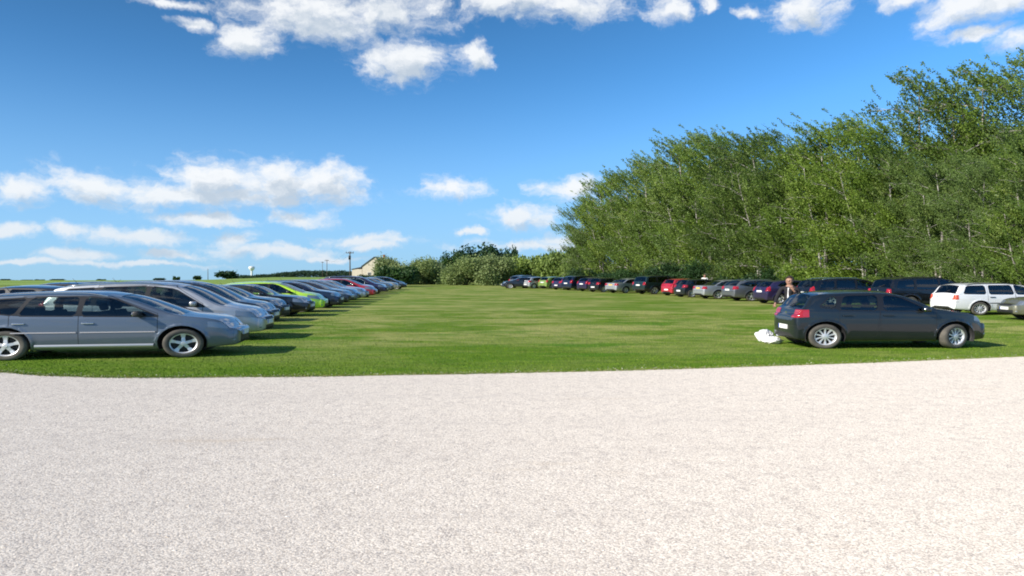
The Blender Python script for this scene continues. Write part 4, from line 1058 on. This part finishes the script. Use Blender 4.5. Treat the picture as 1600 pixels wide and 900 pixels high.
# shrubs, trees and house at the end of the field
WB = [bush_mesh(15, M['pale_leaf'], 3.0, 4.2, 20000, 0.17, 13), bush_mesh(16, M['pale_leaf'], 3.4, 3.8, 20000, 0.17, 12)]
DB = [bush_mesh(17, M['dark_leaf'], 3.0, 3.0, 8000, 0.24, 10), bush_mesh(18, M['dark_leaf'], 4.2, 6.0, 9000, 0.32, 12)]
LB = [bush_mesh(19, M['lime_leaf'], 3.2, 3.2, 8000, 0.26, 10)]
def far_bush(nm, ms, px, d, top_y, wpx, label, group, cat='bush', parts=('stems', 'foliage')):
    h = EYE + (HOR - top_y) / F * d - gz(at(px, d), d); me = ms[1]
    zs = np.empty(len(me.vertices) * 3, np.float32); me.vertices.foreach_get('co', zs); zs = zs.reshape(-1, 3)
    hh, ww = np.percentile(zs[:, 2], 99.3), np.percentile(np.abs(zs[:, 0]), 98)
    place_tree(nm, ms, (at(px, d), d, gz(at(px, d), d)), rt.uniform(-0.5, 0.5), (wpx / 2 / F * d / ww, wpx / 2 / F * d / ww, h / hh), label, group, cat, parts)
G1, G2, G3 = 'grey-green shrubs at the end of the field', 'dark trees at the end of the field', 'light green hedge shrubs'
for a in [(608, 118, 412, 38, 'grey-green shrub in front of the house'), (622, 114, 405, 62, 'grey-green shrub beside the house roof'), (655, 116, 406, 56, 'grey-green shrub above the dark round bush'),
          (688, 118, 409, 50, 'grey-green shrub before the tall dark trees'), (727, 110, 404, 64, 'broad grey-green shrub under the highest dark tree'), (765, 108, 402, 62, 'broad grey-green shrub under the bare-topped dark tree')]:
    far_bush('willow_shrub', WB[int(a[0]) % 2], *a, G1)
far_bush('round_bush', DB[0], 617, 98, 418, 60, 'dark green round bush behind the end of the nose-out row', None)
far_bush('low_bush', DB[0], 575, 122, 430, 36, 'low dark bush at the foot of the house', None)
for a in [(706, 138, 397, 36, 'small dark tree next to the highest dark tree'), (748, 140, 388, 72, 'highest dark tree at the end of the field'), (797, 136, 391, 26, 'narrow dark tree with a ragged top'), (775, 142, 397, 50, 'dark tree between the highest and the narrow one')]:
    far_bush('dark_tree', DB[1], *a, G2, 'tree', ('trunk', 'crown'))
for a in [(815, 112, 403, 46, 'light green hedge shrub beside the narrow dark tree'), (850, 110, 401, 50, 'light green hedge shrub above the grey people carrier'), (884, 106, 396, 52, 'light green hedge shrub nearest the birches'), (916, 104, 388, 52, 'light green hedge shrub partly under the first birch')]:
    far_bush('hedge_shrub', LB[0], *a, G3)

# distant trees on the horizon
HB = [bush_mesh(31, M['dark_leaf'], 5.0, 7.0, 2500, 0.9, 8), bush_mesh(32, M['dark_leaf'], 7.0, 6.0, 2500, 0.9, 9)]
for i, (px, ty, w, lb) in enumerate([(8, 436, 12, 'tiny dark tree on the horizon at the frame edge'), (24, 437.5, 8, 'second tiny horizon tree from the frame edge'), (44, 437, 14, 'small flat horizon tree of the western clump'), (62, 436.5, 12, 'small horizon tree in the middle of the western clump'),
        (92, 436, 16, 'last small horizon tree of the western clump'), (158, 436, 12, 'lone tiny tree on the horizon over the silver people carrier'), (250, 434.5, 14, 'small horizon tree over the slate people carrier'), (276, 432, 9, 'rounder small tree alone on the horizon'), (309, 431, 10, 'dark small tree on the horizon before the wood')]):
    far_bush('distant_tree', HB[i % 2], px, 430, ty, w, lb, 'small trees on the horizon', 'tree', ('trunk', 'crown'))
far_bush('distant_tree', HB[0], 358, 520, 424, 26, 'rounded dark tree at the near end of the distant wood', 'trees of the distant wood', 'tree', ('trunk', 'crown'))
wv, wt = [], []
rg = np.random.default_rng(3)
for px in np.arange(368, 552, 3.0):
    d = 560; top = np.interp(px, [368, 385, 420, 450, 480, 552], [431.5, 431.5, 429.5, 425.5, 423.5, 424]) + 0.7 * math.sin(px * 0.21); x0 = at(px, d); g0 = gz(x0, d)
    m_ = 160; p = np.stack([x0 + rg.normal(0, 1.5, m_), d + rg.normal(0, 4, m_), g0 + rg.random(m_) ** 0.7 * (EYE + (HOR - top) / F * d - g0)], 1)
    wv.append(p); wt.append(rg.random(m_))
wv, wt = np.concatenate(wv), np.concatenate(wt)
V, Fc = leaf_cloud(wv, rg.normal(0, 1, wv.shape), 0.9, rg, (0, 0, 0))
M['wood_leaf'] = mat('far_wood_leaves', leaf_fn((0.04, 0.075, 0.035), (0.06, 0.11, 0.045), (0.08, 0.13, 0.05)), rough=0.8, spec=0.1)
me = np_mesh('distant_wood', V, Fc, [M['wood_leaf']]); a_ = me.attributes.new('tone', 'FLOAT', 'POINT'); a_.data.foreach_set('value', np.repeat(wt, 4).astype(np.float32))
tag(obj('distant_wood', me), 'long dark wood along the horizon beyond the field', 'wood', kind='stuff')

# ------------------------------------------------------------------ house, water tower, poles
M['render'] = mat('cream_render', lambda t, b: t.t.links.new(t.mix(t.noise(t.n('ShaderNodeTexCoord').outputs['Object'], 1.3, 5, 0.6), (0.48, 0.42, 0.33), (0.60, 0.54, 0.44)), b.inputs['Base Color']), rough=0.9)
M['slate_roof'] = mat('slate_roof', lambda t, b: t.t.links.new(t.mix(t.noise(t.n('ShaderNodeTexCoord').outputs['Object'], 3, 4, 0.6), (0.035, 0.04, 0.055), (0.075, 0.08, 0.10)), b.inputs['Base Color']), rough=0.6)
M['brick'] = mat('chimney_brick', None, (0.3, 0.12, 0.08), 0.9); M['concrete'] = mat('pale_concrete', None, (0.62, 0.62, 0.60), 0.85)
M['wood_pole'] = mat('weathered_wood', None, (0.13, 0.10, 0.075), 0.9); M['white_paint'] = mat('white_frame', None, (0.75, 0.75, 0.73), 0.5)
hd = 190.0; hx = at(585, hd); hz = gz(hx, hd)
house = empty('house', (hx, hd, hz), R(-12), (0.84, 1, 1)); tag(house, 'cream gabled house with a dark slate roof behind the shrubs', 'house')
def V3(bm, pts): return [bm.verts.new(p) for p in pts]
hwid, hdep, eav, rid = 4.3, 6.0, 3.9 - hz * 0, 6.35
b = bmesh.new()
f0 = V3(b, [(-hwid, 0, 0), (hwid, 0, 0), (hwid, 0, eav), (0, 0, rid), (-hwid, 0, eav)]); f1 = V3(b, [(-hwid, hdep, 0), (hwid, hdep, 0), (hwid, hdep, eav), (0, hdep, rid), (-hwid, hdep, eav)])
b.faces.new(f0); b.faces.new(f1[::-1])
for i in range(5): b.faces.new((f0[i], f1[i], f1[(i + 1) % 5], f0[(i + 1) % 5]))
obj('wall', bm_mesh('wall', b, [M['render']], False), house)
b = bmesh.new()
for s_ in (1, -1):
    sl = (rid - eav) / hwid; o_ = 0.35
    a0 = [(0, -0.25, rid + 0.04), (s_ * (hwid + o_), -0.25, eav - o_ * sl + 0.04), (s_ * (hwid + o_), hdep + 0.25, eav - o_ * sl + 0.04), (0, hdep + 0.25, rid + 0.04)]
    lo_, hi_ = V3(b, a0), V3(b, [(x, y, z + 0.16) for x, y, z in a0])
    b.faces.new(lo_); b.faces.new(hi_)
    for i in range(4): b.faces.new((lo_[i], lo_[(i + 1) % 4], hi_[(i + 1) % 4], hi_[i]))
roof = obj('roof', bm_mesh('roof', b, [M['slate_roof']], False), house)
b = bmesh.new(); add_box(b, (1.2, 4.6, rid + 0.1), (0.6, 0.6, 1.3), 0.02); add_box(b, (1.2, 4.6, rid + 0.8), (0.7, 0.7, 0.12)); obj('chimney', bm_mesh('chimney', b, [M['brick']], False), roof)
for wx, wz in ((-1.8, 1.6), (1.8, 1.6)):
    b = bmesh.new(); add_box(b, (wx, -0.03, wz), (1.2, 0.08, 1.3)); fr = obj('window', bm_mesh('window', b, [M['white_paint']], False), house)
    b = bmesh.new(); add_box(b, (wx - 0.27, -0.075, wz), (0.46, 0.02, 1.1)); add_box(b, (wx + 0.27, -0.075, wz), (0.46, 0.02, 1.1)); obj('pane', bm_mesh('pane', b, [M['dash']], False), fr)
# lower lean-to wing
b = bmesh.new(); add_box(b, (-6.3, 2.6, 1.55), (3.6, 5.0, 3.1), 0.02); wing = obj('wing', bm_mesh('wing', b, [M['render']], False), house)
b = bmesh.new(); add_box(b, (-6.35, 2.6, 3.35), (4.0, 5.4, 0.15), 0.0, Matrix.Rotation(R(-9), 3, 'Y')); obj('wing_roof', bm_mesh('wing_roof', b, [M['slate_roof']], False), wing)
# water tower
d = 900.0; x = at(393.5, d); z0 = gz(x, d)
wt_ = empty('water_tower', (x, d, z0)); tag(wt_, 'white mushroom-shaped water tower on the horizon', 'tower')
top_z = EYE + (HOR - 416) / F * d - z0
def lathe_z(prof, n=24):
    b = bmesh.new(); rings = [[b.verts.new((r_ * math.cos(2 * math.pi * k / n), r_ * math.sin(2 * math.pi * k / n), z)) for k in range(n)] for r_, z in prof]
    for A, B in zip(rings, rings[1:]):
        for k in range(n): b.faces.new((A[k], A[(k + 1) % n], B[(k + 1) % n], B[k]))
    return b
obj('tank', bm_mesh('tank', lathe_z([(1.2, top_z - 6.5), (3.6, top_z - 3.6), (4.0, top_z - 2.4), (3.9, top_z - 0.8), (2.2, top_z - 0.1), (0.01, top_z)]), [M['white_paint']]), wt_)
obj('shaft', bm_mesh('shaft', lathe_z([(1.9, 0), (1.3, top_z * 0.5), (1.25, top_z - 6.4)]), [M['white_paint']]), wt_)
# poles
def pole(px, d, top_y, label, arm=0.0, rad=0.14):
    x = at(px, d); z0 = gz(x, d); h = EYE + (HOR - top_y) / F * d - z0
    r_ = empty('utility_pole', (x, d, z0)); tag(r_, label, 'utility pole', 'utility poles across the fields')
    b = bmesh.new(); add_tube(b, [(0, 0, 0), (0, 0, h)], [rad, rad * 0.7], 8); obj('pole', bm_mesh('pole', b, [M['wood_pole']]), r_)
    if arm:
        b = bmesh.new(); add_box(b, (0, -0.12, h - 0.35), (arm * 2, 0.14, 0.16)); obj('crossarm', bm_mesh('crossarm', b, [M['wood_pole']], False), r_)
        for q in (-0.9, -0.3, 0.3, 0.9):
            b = bmesh.new(); add_tube(b, [(q * arm, -0.12, h - 0.28), (q * arm, -0.12, h - 0.02)], [0.07, 0.05], 8); obj('insulator', bm_mesh('insulator', b, [M['brake']]), r_)
    return x, d, z0 + h
tops = []
pole(325, 420, 420, 'thin lone pole on the horizon left of the water tower', 0, 0.22)
pole(504, 380, 409, 'tall thin pole beside a shorter pole over the distant wood', 0.8, 0.15)
tops.append(pole(511, 300, 406, 'wooden pole over the distant wood, second before the house', 0.9, 0.17))
tops.append(pole(547, 160, 393, 'dark wooden pole with a crossarm beside the house', 0.9, 0.17))
# box on the pole near the house
x, d, zt_ = tops[-1]
b = bmesh.new(); add_tube(b, [(x, d - 0.3, zt_ - 1.9), (x, d - 0.3, zt_ - 1.0)], [0.28, 0.28], 12); add_box(b, (x, d - 0.15, zt_ - 1.45), (0.12, 0.3, 0.12))
tag(obj('transformer', bm_mesh('transformer', b, [M['brake']])), 'dark transformer can hung on the pole beside the house', 'transformer')
b = bmesh.new()
for off in (-0.8, 0.8):
    p, q = Vector((tops[0][0] + off, tops[0][1], tops[0][2] - 0.02)), Vector((tops[1][0] + off, tops[1][1] - 0.12, tops[1][2] - 0.02))
    add_tube(b, [p.lerp(q, k / 12) - Vector((0, 0, 1.6 * 4 * (k / 12) * (1 - k / 12))) for k in range(13)], 0.012, 4)
tag(obj('power_lines', bm_mesh('power_lines', b, [M['brake']])), 'thin sagging power lines strung between the two wooden poles', 'power line')

# ------------------------------------------------------------------ white sack
def sack_fn(t, b):
    oc = t.n('ShaderNodeTexCoord').outputs['Object']
    h = t.m('ADD', t.noise(oc, 7, 4, 0.6, 1.2), t.m('MULTIPLY', t.noise(oc, 24, 3, 0.6, 0.8), 0.3))
    t.t.links.new(t.n('ShaderNodeBump', inp={'Strength': 0.8, 'Distance': 0.06, 'Height': h}).outputs[0], b.inputs['Normal'])
    b.inputs['Subsurface Weight'].default_value = 0.0
M['sack'] = mat('white_plastic_sack', sack_fn, (0.84, 0.84, 0.84), 0.35)
def sack(loc, s, seed, label, rz):
    b = bmesh.new(); bmesh.ops.create_icosphere(b, subdivisions=5, radius=1.0)
    for v in b.verts:
        p = v.co.copy(); n_ = mnoise.fractal(p * 1.6 + Vector((seed, 0, 0)), 1.0, 2.2, 5)
        cr = abs(mnoise.noise(p * 3.4 + Vector((0, seed, 0))))
        v.co = p * (1 + 0.22 * n_ - 0.22 * cr)
        v.co = Vector((v.co.x * s[0], v.co.y * s[1], v.co.z * s[2] + s[2] * 0.82))
        if v.co.z < 0.0: v.co.z = 0.0
        tt = max(0, v.co.x / s[0] - 0.55); v.co.y *= 1 - 0.8 * min(1, tt); v.co.z *= 1 - 0.55 * min(1, tt)
    o = obj('white_sack', bm_mesh('white_sack', b, [M['sack']]), None, loc, (0, 0, rz)); tag(o, label, 'sack', 'white plastic sacks on the grass')
sack((at(1196, 18.9), 18.9, 0), (0.27, 0.24, 0.18), 3.3, 'rounder crumpled white plastic sack lying on the grass', 0.3)
sack((at(1208, 18.35), 18.35, 0), (0.27, 0.18, 0.105), 8.1, 'flatter white plastic sack beside the rear of the anthracite hatchback', 0.05)

# ------------------------------------------------------------------ people
SK = {'skin': mat('skin', None, (0.36, 0.20, 0.14), 0.55), 'hair': mat('dark_hair', None, (0.03, 0.018, 0.012), 0.6), 'black_cloth': mat('black_cloth', None, (0.014, 0.013, 0.016), 0.9),
      'white_cloth': mat('white_cloth', None, (0.78, 0.78, 0.78), 0.9), 'shoe': mat('black_leather', None, (0.012, 0.01, 0.01), 0.35), 'yellow_cloth': mat('yellow_cloth', None, (0.55, 0.65, 0.06), 0.9), 'blue_cloth': mat('blue_cloth', None, (0.04, 0.06, 0.12), 0.9)}
def skin_obj(name, verts, edges, radii, m, parent, sub=2):
    me = bpy.data.meshes.new(name); me.from_pydata(verts, edges, []); me.materials.append(m)
    o = obj(name, me, parent); md = o.modifiers.new('skin', 'SKIN'); md.use_smooth_shade = True; md.use_x_symmetry = False
    if not me.skin_vertices: me.skin_vertices.new()
    for i, r_ in enumerate(radii):
        rr = r_ if hasattr(r_, '__len__') else (r_, r_); me.skin_vertices[0].data[i].radius = rr
    me.skin_vertices[0].data[0].use_root = True
    ss = o.modifiers.new('sub', 'SUBSURF'); ss.levels = sub; ss.render_levels = sub
    return o
def person(loc, rz, label, top, trous, arms='reach', open_shirt=True, kx=1.2):
    """faces local +x; y is its left"""
    root = empty('person', loc, rz, (kx, kx, 1)); tag(root, label, 'person')
    if arms == 'reach':      # right arm held forward and down, left hand up near the face
        AR = {-1: [(0.02, -0.19, 1.43), (0.16, -0.27, 1.16), (0.36, -0.25, 0.96)], 1: [(0.02, 0.19, 1.43), (0.10, 0.27, 1.17), (0.22, 0.16, 1.38)]}
    else:
        AR = {-1: [(0, -0.19, 1.43), (-0.02, -0.24, 1.15), (0.06, -0.24, 0.90)], 1: [(0, 0.19, 1.43), (-0.02, 0.24, 1.15), (0.06, 0.24, 0.90)]}
    v, e, r_ = [], [], []
    def av(p, rad, par=None):
        v.append(p); r_.append(rad)
        if par is not None: e.append((par, len(v) - 1))
        return len(v) - 1
    pel = av((0, 0, 0.95), (0.13, 0.10)); ch = av((0, 0, 1.28), (0.14, 0.10), pel); nk0 = av((0.0, 0, 1.47), 0.065, ch); nk = av((0.015, 0, 1.54), 0.055, nk0)
    h0 = av((0.035, 0, 1.62), (0.078, 0.07), nk); h1 = av((0.025, 0, 1.70), (0.095, 0.082), h0); h2 = av((0.015, 0, 1.765), (0.075, 0.065), h1)
    av((0.125, 0, 1.655), 0.016, h1)
    for sg in (1, -1):
        a = av((0.01, sg * 0.088, 1.665), 0.018, h1)
        hp = av((0, sg * 0.09, 0.90), 0.09, pel); kn = av((0.02, sg * 0.10, 0.49), 0.056, hp); an = av((-0.01, sg * 0.10, 0.09), 0.038, kn); av((0.13, sg * 0.115, 0.04), 0.032, an)
        s0, e0, w0 = AR[sg]
        s_ = av(s0, 0.055, nk0); el_ = av(e0, 0.04, s_); wr = av(w0, 0.028, el_)
        dv = (Vector(w0) - Vector(e0)).normalized(); up = dv.cross(Vector((0, 1, 0))).normalized(); sidev = dv.cross(up).normalized()
        pm = Vector(w0) + dv * 0.05; p_ = av(tuple(pm), (0.032, 0.022), wr)
        for k, (o_, L_) in enumerate(((-0.03, 0.065), (-0.01, 0.078), (0.01, 0.074), (0.03, 0.058))):
            b0 = pm + dv * 0.035 + sidev * o_; b1 = b0 + dv * L_ * 0.5 + up * 0.01; b2 = b1 + dv * L_ * 0.4 + up * 0.025
            i0 = av(tuple(b0), 0.009, p_); i1 = av(tuple(b1), 0.0085, i0); av(tuple(b2), 0.007, i1)
        t0 = pm - dv * 0.01 + sidev * 0.035 * -sg + up * 0.02; i0 = av(tuple(t0), 0.011, p_); av(tuple(t0 + dv * 0.045 + up * 0.02), 0.009, i0)
    skin_obj('body', v, e, r_, SK['skin'], root)
    v, e, r_ = [], [], []
    pel = av((0, 0, 0.98), (0.165, 0.125)); wa = av((0, 0, 1.10), (0.155, 0.115), pel); ch = av((0.0, 0, 1.30), (0.175, 0.13), wa); nk0 = av((0.0, 0, 1.455), (0.10, 0.085), ch)
    hem = av((0, 0, 0.86), (0.175, 0.135), pel)
    for sg in (1, -1):
        s0, e0, w0 = AR[sg]; s_ = av(s0, 0.075, nk0); el_ = av(e0, 0.058, s_); av(tuple(Vector(e0).lerp(Vector(w0), 0.9)), 0.042, el_)
    skin_obj('jacket' if open_shirt else 'shirt', v, e, r_, SK[top], root)
    v, e, r_ = [], [], []
    pel = av((0, 0, 0.98), (0.15, 0.115))
    for sg in (1, -1):
        hp = av((0, sg * 0.09, 0.86), 0.105, pel); kn = av((0.02, sg * 0.10, 0.49), 0.075, hp); av((-0.01, sg * 0.10, 0.08), 0.062, kn)
    skin_obj('trousers', v, e, r_, SK[trous], root)
    for sg in (1, -1):
        b = bmesh.new(); add_box(b, (0.055, sg * 0.112, 0.045), (0.28, 0.095, 0.085), 0.035, seg=3); obj('shoe', bm_mesh('shoe', b, [SK['shoe']]), root)
    b = bmesh.new(); bmesh.ops.create_icosphere(b, subdivisions=4, radius=1.0)
    for q in b.verts:
        p = q.co.copy(); q.co = Vector((p.x * 0.112 - 0.0, p.y * 0.100, p.z * 0.115 + 1.712)) * 1.0
        if p.x > 0.25 and p.z < 0.5: q.co.x = 0.045 + 0.02 * p.z
        if p.z < -0.4: q.co.z = 1.712 - 0.046 - 0.05 * max(0, -p.x)
    obj('hair', bm_mesh('hair', b, [SK['hair']]), root)
    for sg in (1, -1):
        b = bmesh.new(); bmesh.ops.create_uvsphere(b, u_segments=8, v_segments=6, radius=0.011); bmesh.ops.translate(b, verts=b.verts[:], vec=(0.108, sg * 0.032, 1.683)); obj('eye', bm_mesh('eye', b, [SK['shoe']]), root)
    b = bmesh.new(); add_box(b, (0.106, 0, 1.615), (0.012, 0.045, 0.012), 0.004); obj('mouth', bm_mesh('mouth', b, [mat('lips', None, (0.35, 0.12, 0.1), 0.5)]), root)
    if open_shirt:
        b = bmesh.new()
        rows = []
        for k in range(7):
            z = 1.46 - k * 0.075; w = 0.022 + 0.006 * k; x = 0.095 + 0.045 * math.sin(min(1, (k + 1) / 4) * 1.5)
            rows.append([b.verts.new((x - 0.01, -w, z)), b.verts.new((x + 0.022, 0, z)), b.verts.new((x - 0.01, w, z))])
        for A, B in zip(rows, rows[1:]):
            for j in range(2): b.faces.new((A[j], A[j + 1], B[j + 1], B[j]))
        obj('shirt_front', bm_mesh('shirt_front', b, [SK['white_cloth']]), root)
    return root
person((at(1234, 20.8), 20.8, 0), R(-128), 'person in a black jacket and white shirt standing behind the anthracite hatchback', 'black_cloth', 'black_cloth')
person((at(1101, 62), 62, 0), R(-100), 'small figure in a white top standing beyond the silver saloon', 'white_cloth', 'blue_cloth', 'down', False)
